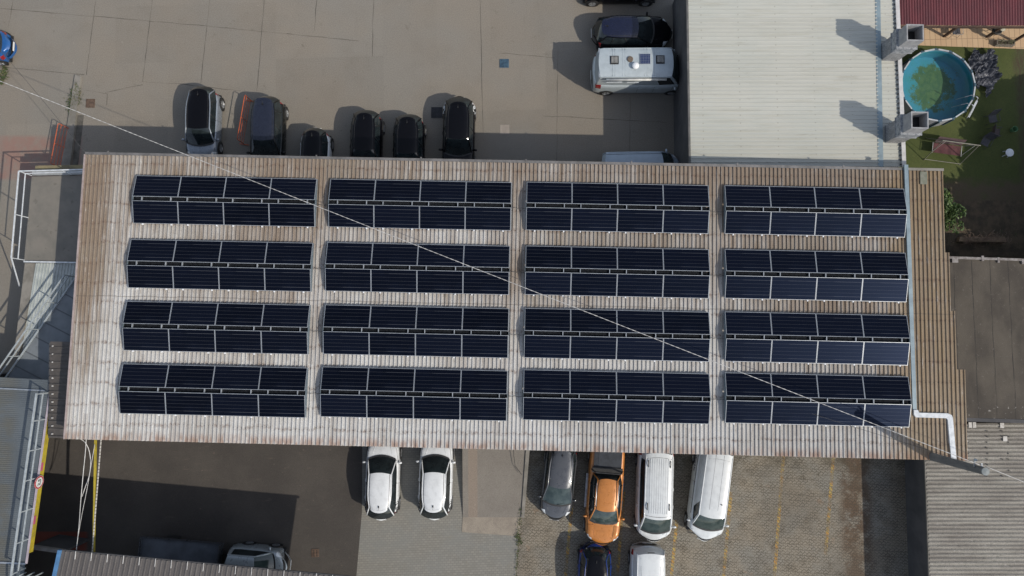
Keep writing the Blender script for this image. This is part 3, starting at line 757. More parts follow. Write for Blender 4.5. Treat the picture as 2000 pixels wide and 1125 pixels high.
garden_chair(1930,236,10,'dark garden chair nearest the pool ladder, in the tree shade',greyf)
garden_chair(1935,262,80,'brownish garden chair between the grey one and the green bucket',M('brown_mesh_fabric', (.10,.075,.075), (.07,.05,.05), 5, .8))
def lathe_thing(name, px, py, z, prof, mm_, label, cat, k=20):
    p = W(px, py, z); p.z = z; m = MB(); m.lathe([(r_, h) for r_, h in prof], k=k); o = m.build(name, mm_); o.location = p; smooth_angle(o, 40); return tag(o, label, cat)
st_ = thing('garden_stool', 'round white plastic stool alone in the dark shade at the right edge of the lawn', 'stool', W(1962,302))
m = MB(); m.lathe([(.001,.45),(.20,.455),(.225,.44),(.225,.41),(.18,.40)], k=24); smooth_angle(m.build('seat', M('white_plastic', (.75,.77,.80), (.66,.68,.71), 4, .4), st_), 40)
for a in range(4):
    t = a*math.pi/2+.6; m = MB(); m.tube([(.14*math.cos(t),.14*math.sin(t),.42),(.2*math.cos(t),.2*math.sin(t),.02)], .018, 6); m.build('leg', bpy.data.materials['white_plastic'], st_)
lathe_thing('bucket', 1975, 255, .03, [(.001,.02),(.11,.02),(.15,.32),(.165,.33),(.14,.31),(.10,.06),(.001,.06)], M('green_plastic', (.10,.22,.10), (.07,.16,.08), 4, .5), 'small green bucket in the shade by the right edge of the lawn', 'bucket')
# terrace furniture
gr = thing('barrel_grill', 'dark round grill with pale lid standing under the red roof edge', 'grill', W(1930,70))
m = MB(); m.lathe([(.001,.55),(.18,.58),(.27,.72),(.28,.82),(.25,.84),(.001,.80)], k=20); smooth_angle(m.build('bowl', blackp, gr), 40)
m = MB(); m.lathe([(.13,.9),(.001,.93)], (.24,.02,0), 'z', 16); m.lathe([(.15,.86),(.15,.9),(.13,.9)], (.24,.02,0), 'z', 16); m.build('lid', M('cream_enamel', (.5,.48,.38), (.4,.38,.3), 5, .4), gr)
m = MB()
for a in range(3):
    t = a*2.1; m.tube([(.2*math.cos(t),.2*math.sin(t),.62),(.3*math.cos(t),.3*math.sin(t),.06)], .015, 6)
m.build('leg', blackp, gr)
ch = thing('metal_chair', 'tubular metal chair half under the red roof, left of the grill', 'chair', W(1858,66), R(5))
m = MB()
for sx in (-.25,.25):
    m.tube([(sx,-.28,.06),(sx,-.25,.66),(sx,.25,.66),(sx,.28,.06)], .014, 6)
m.tube([(-.25,-.25,.66),(-.2,-.35,.7),(.2,-.35,.7),(.25,-.25,.66)], .014, 6); m.build('frame', steel, ch)
m = MB(); m.grid(lambda u, v: (-.23+.46*u, -.23+.46*v, .46), 4, 4); m.build('seat', greyf, ch)
pl = thing('planter', 'low stone planter with shrivelled plants at the terrace edge, by the third timber post', 'planter', W(1957,88), R(-3))
m = MB(); 
for (a, b) in (((-.5,-.14),(.5,-.10)),((-.5,.10),(.5,.14)),((-.5,-.10),(-.46,.10)),((.46,-.10),(.5,.10))): m.box((a[0],a[1],.06),(b[0],b[1],.34))
m.build('trough', M('speckled_stone', (.30,.27,.23), (.10,.08,.06), 16, .9), pl)
m = MB(); m.box((-.46,-.10,.08),(.46,.10,.30)); m.build('soil', M('soil', (.05,.035,.025), (.09,.07,.05), 12, .95), pl)
sg = M('dry_sprig', (.16,.14,.08), (.09,.10,.05), 9, .9)
m = MB(); rd = random.Random(5)
for i in range(70):
    x, y = rd.uniform(-.45,.45), rd.uniform(-.1,.1); a = rd.uniform(0,6.28); l = rd.uniform(.04,.12); h = .3+rd.uniform(0,.14)
    m.quad((x,y,h),(x+l*math.cos(a),y+l*math.sin(a),h+.03),(x+l*math.cos(a+.6),y+l*math.sin(a+.6),h+.05),(x+.02,y+.02,h+.02))
m.build('sprigs', sg, pl)

# ------------------------------------------------------------------ foliage
def leaves(m, fn, n_, size, rd):
    for _ in range(n_):
        c, nrm = fn(rd); a = Vector((rd.gauss(0,1), rd.gauss(0,1), rd.gauss(0,.6))).normalized(); b = a.cross(Vector((rd.gauss(0,1),rd.gauss(0,1),rd.gauss(0,1)))).normalized()
        s = size*rd.uniform(.6,1.35); m.mat(0 if rd.random() < .6 else 1)
        m.quad(c-a*s, c-b*s*.45, c+a*s, c+b*s*.45)
def clumpy(cx, cy, cz, rx, ry, rz_, k, rd, cr):
    cs = []
    for _ in range(k):
        v = Vector((rd.gauss(0,1), rd.gauss(0,1), rd.gauss(0,1))).normalized()*rd.uniform(.45,1)
        cs.append((Vector((cx+v.x*rx, cy+v.y*ry, cz+v.z*rz_)), cr*rd.uniform(.7,1.3)))
    def f(rd):
        c, r_ = rd.choice(cs); v = Vector((rd.gauss(0,1), rd.gauss(0,1), rd.gauss(0,1))).normalized()*r_*rd.uniform(.6,1); return c+v, v
    return f
rd = random.Random(11)
b = thing('bush', 'bright green leafy bush against the right edge of the ribbed roof', 'bush', W(1800,448))
bp = W(1860,418,1.6)
m = MB(); leaves(m, clumpy(bp.x-.35,bp.y,1.4,.75,1.25,.9,34,rd,.34), 3600, .085, rd); m.build('foliage', [bushm, bushd], b, world=True)
m = MB()
for i in range(7):
    a = rd.uniform(0,6.28); m.tube([(bp.x-.3,bp.y,0),(bp.x-.3+.3*math.cos(a),bp.y+.4*math.sin(a),.8),(bp.x-.3+.7*math.cos(a),bp.y+1.0*math.sin(a),1.7)], [.03,.02,.008], 5)
m.build('stem', bark, b, world=True)
def tree(px, py, h, r_, label, seed):
    rd = random.Random(seed); p = W(px, py); t = thing('tree', label, 'tree', p)
    m = MB(); m.tube([(0,0,0),(.1,.05,h*.35),(.05,.1,h*.6),(0,0,h*.85)], [.22,.17,.12,.04], 8)
    for i in range(9):
        a = i*2.4; z0 = h*(.35+.05*i); m.tube([(0.05,.05,z0),(r_*.5*math.cos(a),r_*.5*math.sin(a),z0+h*.12),(r_*.85*math.cos(a),r_*.85*math.sin(a),z0+h*.2)], [.08,.05,.015], 5)
    m.build('trunk', bark, t)
    m = MB(); leaves(m, clumpy(0,0,h*.66,r_,r_,h*.3,60,rd,r_*.32), 11000, .25, rd); m.build('crown', [bushd, bushm], t)
tree(2112,358,5.5,2.2,'leafy tree shading the lawn from beyond the right edge',3)
tree(2112,500,5.9,2.5,'leafy tree shading the rough corner below the lawn',4)
tree(2120,280,5.3,1.7,'third leafy tree further up beyond the right edge',8)
tree(2145,445,5.9,2.4,'fourth leafy tree between the others beyond the right edge',12)

def weeds(px0, py0, px1, py1, wdt, n_, label, seed, size=.05):
    rd = random.Random(seed); A = W(px0, py0); B = W(px1, py1); m = MB(); d = (B-A).normalized(); s_ = Vector((-d.y,d.x,0))
    for i in range(n_):
        f = rd.random(); g = rd.gauss(0, wdt*(.25+math.sin(f*math.pi)))
        p = A.lerp(B, f)+s_*g+Vector((0,0,rd.uniform(.02,.14))); a = rd.uniform(0,6.28); l = size*rd.uniform(.6,1.6)
        m.mat(rd.randint(0,1)); m.quad(p, p+Vector((l*math.cos(a),l*math.sin(a),l*.6)), p+Vector((1.6*l*math.cos(a+.4),1.6*l*math.sin(a+.4),l*.3)), p+Vector((l*math.cos(a+.9),l*math.sin(a+.9),.01)))
    o = m.build('weeds', [bushd, M('dry_weed', (.13,.115,.055), (.08,.085,.035), 6, .9) if 'dry_weed' not in bpy.data.materials else bpy.data.materials['dry_weed']], None, loc=A); tag(o, kind='stuff')
    o['label'] = label; o['category'] = 'weeds'
weeds(153,165,140,225,.13,1300,'green weeds sprouting at the top end of the kerb by the rusty manhole',1,.04)
weeds(12,130,5,165,.10,260,'small weed patch at the far left beside the pavement joint',2,.05)
weeds(1024,880,1008,1125,.045,420,'weedy moss line between the block paving and the parking bays',3,.035)
weeds(1010,1040,1018,1062,.08,90,'tuft of weeds below the ramp apron',4,.04)

# rough corner: soil heap, planks and dry branches below the lawn
q = N('rough_soil'); c = q.mix(q.ramp(q.noise(1.5,6,rough=.7), .35,.65), (.055,.042,.028), (.11,.08,.05)); c = q.mix(q.ramp(q.noise(5,4), .6,.72,0,.7), c, (.05,.07,.025))
sheet('bare_soil', [(1700,392),(2400,392),(2400,500),(1700,500)], .045, q.out(c, .95, bump=q.noise(20,4), bstr=.9, bdist=.05))
tag(o := MB().prism([W(1868,464)[:2], W(1955,464)[:2], W(1958,474)[:2], W(1866,473)[:2]], .05, .32).build('timber_plank', M('pale_plank', (.30,.21,.13), (.18,.13,.08), 4, .8), None, loc=W(1910,468)), 'pale plank edge in front of the dark pit beside the flat bitumen roof', 'plank')
m = MB(); rd = random.Random(9)
for i in range(120):
    p = W(rd.uniform(1885,1965), rd.gauss(470,5), .35)+Vector((0,0,rd.uniform(0,.2))); a = rd.uniform(0,3.14); l = rd.uniform(.1,.45)
    m.tube([p, p+Vector((l*.5*math.cos(a),l*.5*math.sin(a),.06)), p+Vector((l*math.cos(a+.3),l*math.sin(a+.3),.02))], .008, 4)
m.tube([W(1925,468,.5), W(1935,455,.9), W(1943,449,1.1)], .018, 5)
tag(m.build('brushwood', M('dry_branches', (.16,.10,.075), (.26,.19,.14), 6, .9), None, loc=W(1925,470)), 'heap of dry broken branches lying along the plank edge', 'branches')

# ------------------------------------------------------------------ flat bitumen roof and fibre cement shed (right)
ZB = 3.2
bt = thing('flat_roof_building', 'building with flat brown-grey bitumen roof at the right, beside the solar roof', 'building', W(1960,660))
q = N('bitumen_felt')
x, y, z = q.xyz()
c = q.mix(q.ramp(q.noise(.5,5,(1,.6,1)), .35,.65), (.048,.040,.032), (.086,.073,.057))
sm = q.math('FRACT', q.math('DIVIDE', q.math('ADD', x, q.math('MULTIPLY', q.noise(.6,3), .18)), .93))
c = q.mix(q.math('MULTIPLY', q.ramp(q.math('ABSOLUTE', q.math('SUBTRACT', sm, .5)), .46,.49), q.ramp(q.noise(1.5,4), .35,.6,.4,1)), c, (.03,.026,.022))
c = q.mix(q.ramp(q.noise(1.2,5,(.4,3,1),.7,(5,5,0)), .56,.72,0,.5), c, (.065,.055,.047))
c = q.mix(q.math('MULTIPLY', q.ramp(q.noise(5,5,rough=.7), .60,.68), q.ramp(y, -2.9,-3.3,.15,1)), c, (.36,.34,.31))
c = q.mix(.3, c, q.mix(q.ramp(q.noise(50,2), .3,.7), (0,0,0),(1,1,1)), 'OVERLAY')
m = MB(); m.prism([p[:2] for p in (W(1820,502,ZB), W(2400,520,ZB), W(2400,830,ZB), W(1820,814,ZB))], 0, ZB)
bo = m.build('roof', q.out(c, .9, bump=q.noise(30,4), bstr=.3), None); 
bo.parent = bt; bo.location = -Vector(bt.location)
m = MB()
for (a, b_) in (((1820,502),(2400,520)),): m.bar(W(*a,ZB+.03), W(*b_,ZB+.03), .12, .10)
for (x, y, w) in ((1866,507,.30),(1920,504,.12),(1951,507,.1),(1999,510,.14)): p = W(x, y, ZB+.1); m.box((p.x-w/2,p.y-.15,ZB+.003),(p.x+w/2,p.y+.12,ZB+.09))
m.build('edge_trim', M('chalky_trim', (.16,.14,.13), (.27,.25,.24), 5, .9), bt, world=True)
m = MB(); m.bar(W(1880,819,ZB-.1), W(2400,835,ZB-.1), .18, .2); m.build('lower_gutter', darkwall, bt, world=True)

sh = thing('shed', 'low shed roofed with weathered grey wavy fibre-cement sheets at the lower right', 'shed', W(1950,1000))
q = N('fibre_cement')
x, y, z = q.xyz()
c = q.mix(q.ramp(q.noise(1.2,5,(.3,2.2,1),.65), .35,.65), (.26,.245,.215), (.18,.165,.145))
c = q.mix(q.ramp(q.noise(7,4,rough=.7), .55,.7,0,.6), c, (.10,.095,.085))
c = q.mix(q.ramp(q.noise(4,5,loc=(3,8,1)), .62,.7,0,.6), c, (.40,.38,.34))
c = q.mix(.45, c, q.mix(q.ramp(q.noise(42,2), .3,.7), (0,0,0),(1,1,1)), 'OVERLAY')
fcm = q.out(c, .95, bump=q.noise(35,3), bstr=.5)
ZS = 2.2
m = MB(); corr(m, W(1815,826,ZS+.9), W(1823,1290,ZS+.15), W(2350,1290,ZS+.15), W(2350,826,ZS+.9), .205, .062, 'sin', seg=3)
m = MB()
A, B = W(1805,826,ZS), W(1822,1290,ZS)
corr(m, A, B, W(2350,1290,ZS), W(2350,826,ZS), .205, .062, 'sin', seg=3)
smooth_angle(m.build('roof', fcm, sh, world=True), 60)
m = MB(); m.prism([p[:2] for p in (W(1808,828,ZS), W(1825,1290,ZS), W(2350,1290,ZS), W(2350,828,ZS))], 0, ZS-.03); m.build('wall', darkwall, sh, world=True)
m = MB(); m.bar(A+Vector((-.03,0,-.02)), B+Vector((-.03,0,-.02)), .05, .10); m.build('fascia', kerbm, sh, world=True)
m = MB(); rd = random.Random(3)
for (x, y, w, h) in ((1895,830,.17,.28),(1903,830,.17,.28),(1957,831,.2,.26),(1963,857,.22,.26),(1887,853,.14,.1),(1888,862,.14,.1),(1887,872,.12,.14),(1888,878,.12,.1)):
    p = W(x, y, ZS+.07); m.box((p.x-w/2,p.y-h/2,ZS+.066),(p.x+w/2,p.y+h/2,ZS+.082))
m.build('white_patch', M('white_sealant', (.55,.53,.50), (.42,.40,.37), 8, .8), sh, world=True)
m = MB()
for i in range(9):
    for xx in (1888+3*rd.random(),1928,1958,1970):
        if rd.random() < .7:
            p = W(xx+rd.uniform(-1,1), 842+i*11, ZS+.07); m.box((p.x-.03,p.y-.03,ZS+.05),(p.x+.03,p.y+.03,ZS+.085))
m.build('fixing', blackp, sh, world=True)

# ------------------------------------------------------------------ utility pole and overhead cables
zp = 9.1; pt = W(1925,921,zp)
po = thing('utility_pole', 'grey concrete utility pole leaning up past the lower right corner of the ribbed roof', 'utility pole', (pt.x, pt.y, 0))
q = N('pole_concrete'); x, y, z = q.xyz(); c = q.mix(q.ramp(q.noise(3,5,(1,1,.3)), .35,.65), (.15,.15,.145), (.11,.11,.108))
m = MB(); m.tube([(0,0,0),(0,0,zp-.02)], [.25,.16], 16); smooth_angle(m.build('shaft', q.out(c, .9, bump=q.noise(30,4), bstr=.3), po), 50)
m = MB(); m.lathe([(.165,zp-.04),(.165,zp+.01),(.001,zp+.04)], k=16); m.build('cap', M('pale_cap', (.26,.28,.28), (.20,.22,.22), 4, .8), po)
m = MB(); m.bar((-.15,.12,zp-.5),(-.25,.45,zp-.3), .05, .05); m.lathe([(.03,0),(.06,.05),(.03,.1),(.06,.15),(.02,.2)], (-.24,.44,zp-.35), 'z', 10); m.bar((0,.13,zp-.25),(0,.3,zp-.25), .06, .06); m.build('bracket', steel, po)
def cable(name, A, B, sag, r_, mm_, label, n_=60, twist=0):
    m = MB(); pts = []
    for i in range(n_+1):
        f = i/n_; p = Vector(A).lerp(Vector(B), f); p.z -= sag*4*f*(1-f); pts.append(p)
    m.tube(pts, r_, 6)
    if twist:
        for ph in (0, math.pi):
            q_ = []
            for i in range(n_*8+1):
                f = i/(n_*8); p = Vector(A).lerp(Vector(B), f); p.z -= sag*4*f*(1-f); a = f*twist+ph
                d = (Vector(B)-Vector(A)).normalized(); s_ = Vector((-d.y,d.x,0)).normalized()
                q_.append(p+s_*math.cos(a)*r_*1.1+Vector((0,0,math.sin(a)*r_*1.1)))
            m.tube(q_, r_*.62, 4)
    return tag(m.build(name, mm_, None, loc=A, smooth=True), label, 'cable')
CA = W(-420,-9,8.6); CB = Vector((pt.x-.02, pt.y+.2, zp-.12))
cable('overhead_cable', CA, CB, 1.0, .0105, cable_w, 'long pale twisted overhead cable crossing the solar roof diagonally to the concrete pole', 80, 700)
cable('overhead_cable', CB+Vector((.1,0,0)), W(2300,1062,8.8), .2, .013, cable_w, 'short pale cable running on from the pole top to the right edge', 30)
cable('overhead_cable', W(-60,30,6.4), RP(.15,.15,-.02), .25, .010, cable_d, 'thin grey wire dropping from the far left to the upper left roof corner', 40)
cable('overhead_cable', W(1560,800,5.35), Vector((pt.x,pt.y+.2,zp-1.5)), .25, .008, cable_d, 'thin dark wire slanting from the roof to the concrete pole', 30)

# ------------------------------------------------------------------ left side: platform, railings, low roofs, gantry
ZP = 2.3
lp = thing('loading_platform', 'raised concrete platform beside the left end of the ribbed roof', 'platform', W(105,425))
q = N('platform_concrete'); c = q.mix(q.ramp(q.noise(.9,6,rough=.7), .35,.65), (.185,.170,.148), (.145,.138,.122)); c = q.mix(q.ramp(q.noise(3,5), .6,.72,0,.6), c, (.09,.085,.072))
m = MB(); m.prism([p[:2] for p in (W(62,345,ZP), W(215,341,ZP), W(205,514,ZP), W(47,510,ZP))], 0, ZP); m.build('deck', q.out(c, .9, bump=q.noise(25,4), bstr=.3), lp, world=True)
m = MB(); m.bar(W(64,338,ZP+.03), W(215,335,ZP+.03), .26, .12); m.build('edge_slab', M('whitish_edge', (.30,.31,.31), (.22,.23,.23), 2, .8), lp, world=True)
m = MB(); m.bar(W(70,328,ZP-.2), W(215,325,ZP-.2), .22, .10); m.build('lower_ledge', M('ochre_ledge', (.24,.20,.11), (.15,.13,.08), 2, .85), lp, world=True)
m = MB(); m.bar(W(47,511,ZP+.04), W(160,513,ZP+.04), .07, .09); m.build('nosing', whitemetal, lp, world=True)
ra = thing('platform_railing', 'white two-rail metal railing round the raised concrete platform', 'railing', (W(55,430).x, W(55,430).y, ZP))
P0, P1, P2 = W(205,339,ZP), W(62,343,ZP), W(48,508,ZP)
up = lambda h: Vector((0,0,h))
for h, w in ((1.0,.055),(.5,.04)):
    m = MB(); m.bar(P0+up(h), P1+up(h), w); m.bar(P1+up(h), P2+up(h), w); m.build('rail', whitemetal, ra, world=True)
for f in (0,.5,1): 
    m = MB(); p = P1.lerp(P2, f); m.bar(p, p+up(1.0), .04); m.build('post', whitemetal, ra, world=True)
m = MB(); p = P0.lerp(P1,.45); m.bar(p, p+up(1), .04); m.build('post', whitemetal, ra, world=True)
m = MB(); e = W(48,560,1.2); m.bar(P2+up(1.0), Vector((e.x,e.y,1.6)), .05); m.build('sloping_rail', whitemetal, ra, world=True)

rs = thing('ribbed_canopy', 'pale ribbed metal canopy with concrete strip below the raised platform', 'canopy', W(90,600))
m = MB(); corr(m, W(70,514,2.2), W(165,514,2.2), W(135,700,1.9), W(40,700,1.9), .165, .03, seg=1); m.build('sheet', M('pale_ribbed', (.40,.43,.42), (.30,.33,.32), 2, .6), rs, world=True)
m = MB(); m.prism([p[:2] for p in (W(49,514,2.1), W(71,514,2.1), W(41,702,1.9), W(32,702,1.9))], 0, 2.12); m.build('concrete_strip', kerbm, rs, world=True)
m = MB(); m.prism([p[:2] for p in (W(75,516,1.9), W(170,516,1.9), W(150,700,1.9), W(44,700,1.9))], 0, 1.8); m.build('wall', darkwall, rs, world=True)
ZL = 2.35
lr = thing('low_roof', 'dark low sheet roof in the shade at the left end of the ribbed roof', 'low roof', W(110,650))
q = N('bluish_sheet'); x, y, z = q.xyz(); c = q.mix(q.ramp(q.noise(.8,4), .35,.65), (.17,.19,.21), (.12,.14,.155))
sq = q.math('FRACT', q.math('DIVIDE', q.math('ADD', y, q.math('MULTIPLY', x, .5)), 1.0)); c = q.mix(q.math('MULTIPLY', q.ramp(sq, .90,.96), .7), c, (.04,.045,.05))
m = MB(); m.prism([p[:2] for p in (W(150,542,ZL), W(215,546,ZL), W(205,790,ZL), W(-80,790,ZL), W(-24,792,ZL), W(17,733,ZL))][:3]+[p[:2] for p in (W(205,775,ZL), W(-12,775,ZL), W(17,733,ZL))], 2.22, ZL); lo = m.build('sheet', q.out(c, .7), lr, world=True)
m = MB(); m.prism([p[:2] for p in (W(155,550,ZL), W(210,550,ZL), W(200,770,ZL), W(0,770,ZL), W(22,735,ZL))], 0, 2.2); m.build('wall', darkwall, lr, world=True)
r2 = thing('diagonal_railing', 'pale diagonal railing with crossbars over the canopy at the far left', 'railing', (W(80,640).x, W(80,640).y, ZL))
C0, C1 = W(149,541,ZL), W(-15,776,ZL)
for h, w in ((1.0,.06),(.62,.05),(.04,.07)):
    m = MB(); m.bar(C0+up(h), C1+up(h), w); m.build('rail', M('grey_rail', (.36,.40,.42), (.28,.31,.33), 4, .5) if 'grey_rail' not in bpy.data.materials else bpy.data.materials['grey_rail'], r2, world=True)
for f in (.0,.22,.44,.66,.9):
    m = MB(); p = C0.lerp(C1, f); m.bar(p, p+up(1.0), .045); m.build('post', bpy.data.materials['grey_rail'], r2, world=True)

aw = thing('brown_awning', 'small dark brown ribbed awning under the left edge of the solar roof', 'awning', W(115,760))
m = MB(); corr(m, W(98,667,4.2), W(96,855,4.2), W(160,858,4.25), W(165,668,4.25), .38, .05, seg=1); m.build('sheet', M('dark_brown_sheet', (.085,.075,.068), (.065,.058,.053), 3, .6), aw, world=True)
m = MB()
for i in range(12):
    p = W(102.5-.1*i, 676+i*15.6, 4.27); m.box((p.x-.03,p.y-.03,4.2),(p.x+.03,p.y+.03,4.275))
m.build('screw_cap', cable_w, aw, world=True)
m = MB(); m.bar(W(99,670,4.1), W(97,855,4.1), .08, .12); m.build('edge_beam', darkwall, aw, world=True)
for y_ in (690,835): m = MB(); p = W(103,y_,4.1); m.bar((p.x,p.y,0),(p.x,p.y,4.1), .1); m.build('post', steel, aw, world=True)

ZG = 4.0
gb = thing('grey_roof_building', 'building with bluish grey finely ribbed roof in the lower left corner', 'building', W(0,950))
q = N('grey_translucent_sheet')
x, y, z = q.xyz()
c = q.mix(q.ramp(q.noise(.25,3), .35,.65), (.120,.140,.155), (.085,.10,.112))
yl = q.math('MULTIPLY', q.ramp(q.math('ABSOLUTE', q.math('ADD', x, 25.9)), 1.0,.3), q.ramp(q.noise(.8,5,(1,2,1)), .3,.6,.2,1))
c = q.mix(q.math('MULTIPLY', yl, .7), c, (.105,.098,.075))
c = q.mix(q.ramp(q.noise(2,5,(.3,4,1)), .5,.8,0,.5), c, (.065,.075,.085))
m = MB(); corr(m, W(-300,720,ZG), W(-300,1400,ZG), W(9,1400,ZG), W(98,742,ZG), .10, .02, 'sin', seg=2)
g1 = m.build('roof', q.out(c, .6), None); smooth_angle(g1, 60); g1.parent = gb; g1.location = -Vector(gb.location)
m = MB(); m.prism([p[:2] for p in (W(-300,722,ZG), W(-80,735,ZG), W(-120,1400,ZG), W(-300,1400,ZG))], 0, ZG-.05); m.build('wall', darkwall, gb, world=True)
m = MB(); m.bar(W(-300,744,ZG+.05), W(88,763,ZG+.05), .07, .05); m.build('seam_strip', steel, gb, world=True)
m = MB(); m.bar(W(-300,1085,ZG+.05), W(50,1101,ZG+.05), .09, .05); m.build('seam_strip', steel, gb, world=True)
B0, B1 = W(97,775,ZG), W(52,1100,ZG)
def BD(f, h=0, o=0): 
    p = B0.lerp(B1, f); return Vector((p.x+o, p.y, ZG+h))
gbd = thing('height_limit_board', 'yellow edge board with pink patches and a round red-ringed height sign, lower left', 'height board', BD(.5))
m = MB(); m.bar(BD(0,-.12,.05), BD(.94,-.12,.05), .04, .30); m.build('board', yellowm, gbd, world=True)
m = MB(); m.bar(BD(-.05,.05,.02), BD(1.0,.05,.02), .09, .06); m.build('top_trim', M('pinkish_white', (.42,.37,.41), (.33,.29,.33), 4, .6), gbd, world=True)
m = MB(); 
for f in (.40,.72): m.bar(BD(f,-.04,.075), BD(f+.05,-.04,.075), .012, .14)
m.build('warning_patch', M('pink_patch', (.42,.08,.16), (.33,.07,.13), 6, .6), gbd, world=True)
# sign
sg_ = thing('height_sign', 'round white traffic sign with red ring and black 2,5 on the yellow edge board', 'traffic sign', BD(.515,.12,.13), 0)
bd = (B1-B0).normalized(); sg_.rotation_euler = (0, 0, math.atan2(-bd.y, -bd.x)-math.pi/2)
m = MB(); m.lathe([(.001,0),(.33,0),(.33,.02),(.001,.02)], ax='x', k=32); m.build('disc', M('sign_red', (.42,.03,.04), (.34,.03,.04), 6, .5), sg_)
m = MB(); m.lathe([(.245,.023),(.001,.023)], ax='x', k=32); m.lathe([(.245,.0225),(.245,.023)], ax='x', k=32); m.build('face', M('sign_white', (.62,.64,.63), (.52,.54,.53), 6, .5), sg_)
m = MB(); m.lathe([(.33,.0225),(.318,.0225)], ax='x', k=32); m.build('rim', bpy.data.materials['sign_white'], sg_)
def text_mesh(s, size, name, mm_, parent, mat4):
    cu = bpy.data.curves.new('txt', 'FONT'); cu.body = s; cu.size = size; cu.align_x = 'CENTER'; cu.align_y = 'CENTER'; cu.extrude = .003; cu.offset = .006
    o = bpy.data.objects.new('txt', cu); col.objects.link(o); dg = bpy.context.evaluated_depsgraph_get(); me = bpy.data.meshes.new_from_object(o.evaluated_get(dg)); bpy.data.objects.remove(o)
    me.transform(mat4); me.materials.clear(); me.materials.append(mm_); r_ = bpy.data.objects.new(name, me); col.objects.link(r_); r_.parent = parent; return r_
tx = Matrix.Translation((.028,0,0)) @ Matrix(((0,0,1,0),(1,0,0,0),(0,1,0,0),(0,0,0,1)))
text_mesh('2,5', .27, 'numeral', blackp, sg_, tx)
gr_ = thing('gantry_railing', 'grey steel railing along the edge of the bluish roof above the yellow board', 'railing', BD(.5))
grm = bpy.data.materials['grey_rail']
B0b = BD(-.03,0,-.02); B1b = BD(1.04,0,-.02)
for h, w in ((1.0,.075),(.52,.05)):
    m = MB(); m.bar(B0b+up(h), B1b+up(h), w); m.build('rail', grm, gr_, world=True)
for f in (.005,.155,.32,.485,.655,.825,.99):
    m = MB(); p = B0b.lerp(B1b, f); m.bar(p, p+up(1.0), .05); m.build('post', grm, gr_, world=True)
# stair head at the lower end of the gantry
sh_ = thing('stair_head', 'grey steel ladder head at the bottom end of the gantry railing', 'ladder', BD(1.08))
m = MB(); e0 = BD(1.04,0,-.05); 
for dx in (0,.42,.85):
    a = e0+Vector((dx,-.15,-.1)); m.bar(a+up(1.0), a+Vector((0,-1.6,.95)), .06); m.bar(a, a+up(1), .05)
m.bar(e0+Vector((0,-.15,.9)), e0+Vector((.85,-.15,.9)), .06); m.build('frame', grm, sh_, world=True)
m = MB()
for k in range(6): a = e0+Vector((0,-.3-.25*k,.2)); m.box((a.x,a.y-.08,a.z),(a.x+.85,a.y+.08,a.z+.03))
m.build('tread', steel, sh_, world=True)

# yellow height bar, marked rope, hanging white cables
yb = W(187,845,3.9), W(183,1085,3.9)
tag(MB().bar(yb[0], yb[1], .09, .09).build('yellow_beam', yellowm, None, loc=yb[0]), 'slim yellow beam spanning the dark yard from solar roof to brown roof', 'beam')
A, B = W(198,850,3.95), W(180,1080,3.95); m = MB(); nn = 34
for i in range(nn):
    p = A.lerp(B, i/nn); r_ = A.lerp(B, (i+1)/nn); e_ = p.lerp(r_, .82); m.mat(0).tube([p, e_], .035, 6); m.mat(1).tube([e_, r_], .025, 6)
tag(m.build('striped_pole', [M('aged_white_paint', (.48,.46,.42), (.38,.36,.33), 4, .6), blackp], None, loc=A), 'thin white pole with black bands just right of the yellow beam', 'pole')
def hang(pts, label, r_=.018):
    P = [W(*p) for p in pts]; out = []
    for i in range(len(P)-1):
        a = P[max(i-1,0)]; b = P[i]; c = P[i+1]; d = P[min(i+2,len(P)-1)]
        for k in range(8):
            t = k/8; out.append(.5*((2*b)+(c-a)*t+(2*a-5*b+4*c-d)*t*t+(3*b-a-3*c+d)*t*t*t))
    out.append(P[-1]); m = MB(); m.tube(out, r_, 6); tag(m.build('hanging_cable', cable_w, None, loc=P[0], smooth=True), label, 'cable')
hang([(169,845,5.0),(167,880,4.5),(163,920,4.2),(158,975,4.0),(154,1030,4.2),(149,1075,4.6)], 'straight white cable, leftmost of those hanging by the yellow beam')
hang([(155,856,5.0),(166,864,4.4),(174,880,4.2),(177,905,4.0),(174,930,3.9),(167,950,3.9),(160,970,3.9)], 'white cable looping down from the corner of the solar roof')
hang([(185,868,4.4),(176,920,4.1),(170,955,4.0),(160,1005,4.0),(152,1050,4.3)], 'thin white cable hanging closest to the yellow beam', .012)

# bottom brown roof
ZN = 4.9
bn = thing('brown_roof_building', 'building with grey-brown ribbed roof and blue left edge at the bottom of the picture', 'building', W(400,1200))
q = N('grey_brown_sheet')
x, y, z = q.xyz(); c = q.mix(q.ramp(q.noise(2,4,(2,.3,1)), .35,.65), (.105,.096,.092), (.082,.075,.072)); c = q.mix(.3, c, q.mix(q.ramp(q.noise(30,3), .3,.7), (0,0,0),(1,1,1)), 'OVERLAY')
nA, nB = W(121,1076,ZN), W(716,1131,ZN)
m = MB(); dv = Vector((-(nB-nA).y, (nB-nA).x, 0)).normalized()*-9
corr(m, nA, nB, nB+dv+Vector((-.3,0,0)), nA+dv+Vector((-.8,0,0)), .245, .035, seg=2); m.build('roof', q.out(c, .75), bn, world=True)
m = MB(); m.prism([p[:2] for p in (nA.lerp(nB,.04)+dv*.55, nB.lerp(nA,.28)+dv*.55, nB.lerp(nA,.28)+dv, nA.lerp(nB,.04)+dv)], 0, ZN-.04); m.build('wall', darkwall, bn, world=True)
for f_ in (.10,.34,.62): m = MB(); p = nA.lerp(nB,f_)+dv*.35; m.bar((p.x,p.y,0),(p.x,p.y,ZN-.03), .14); m.build('post', steel, bn, world=True)
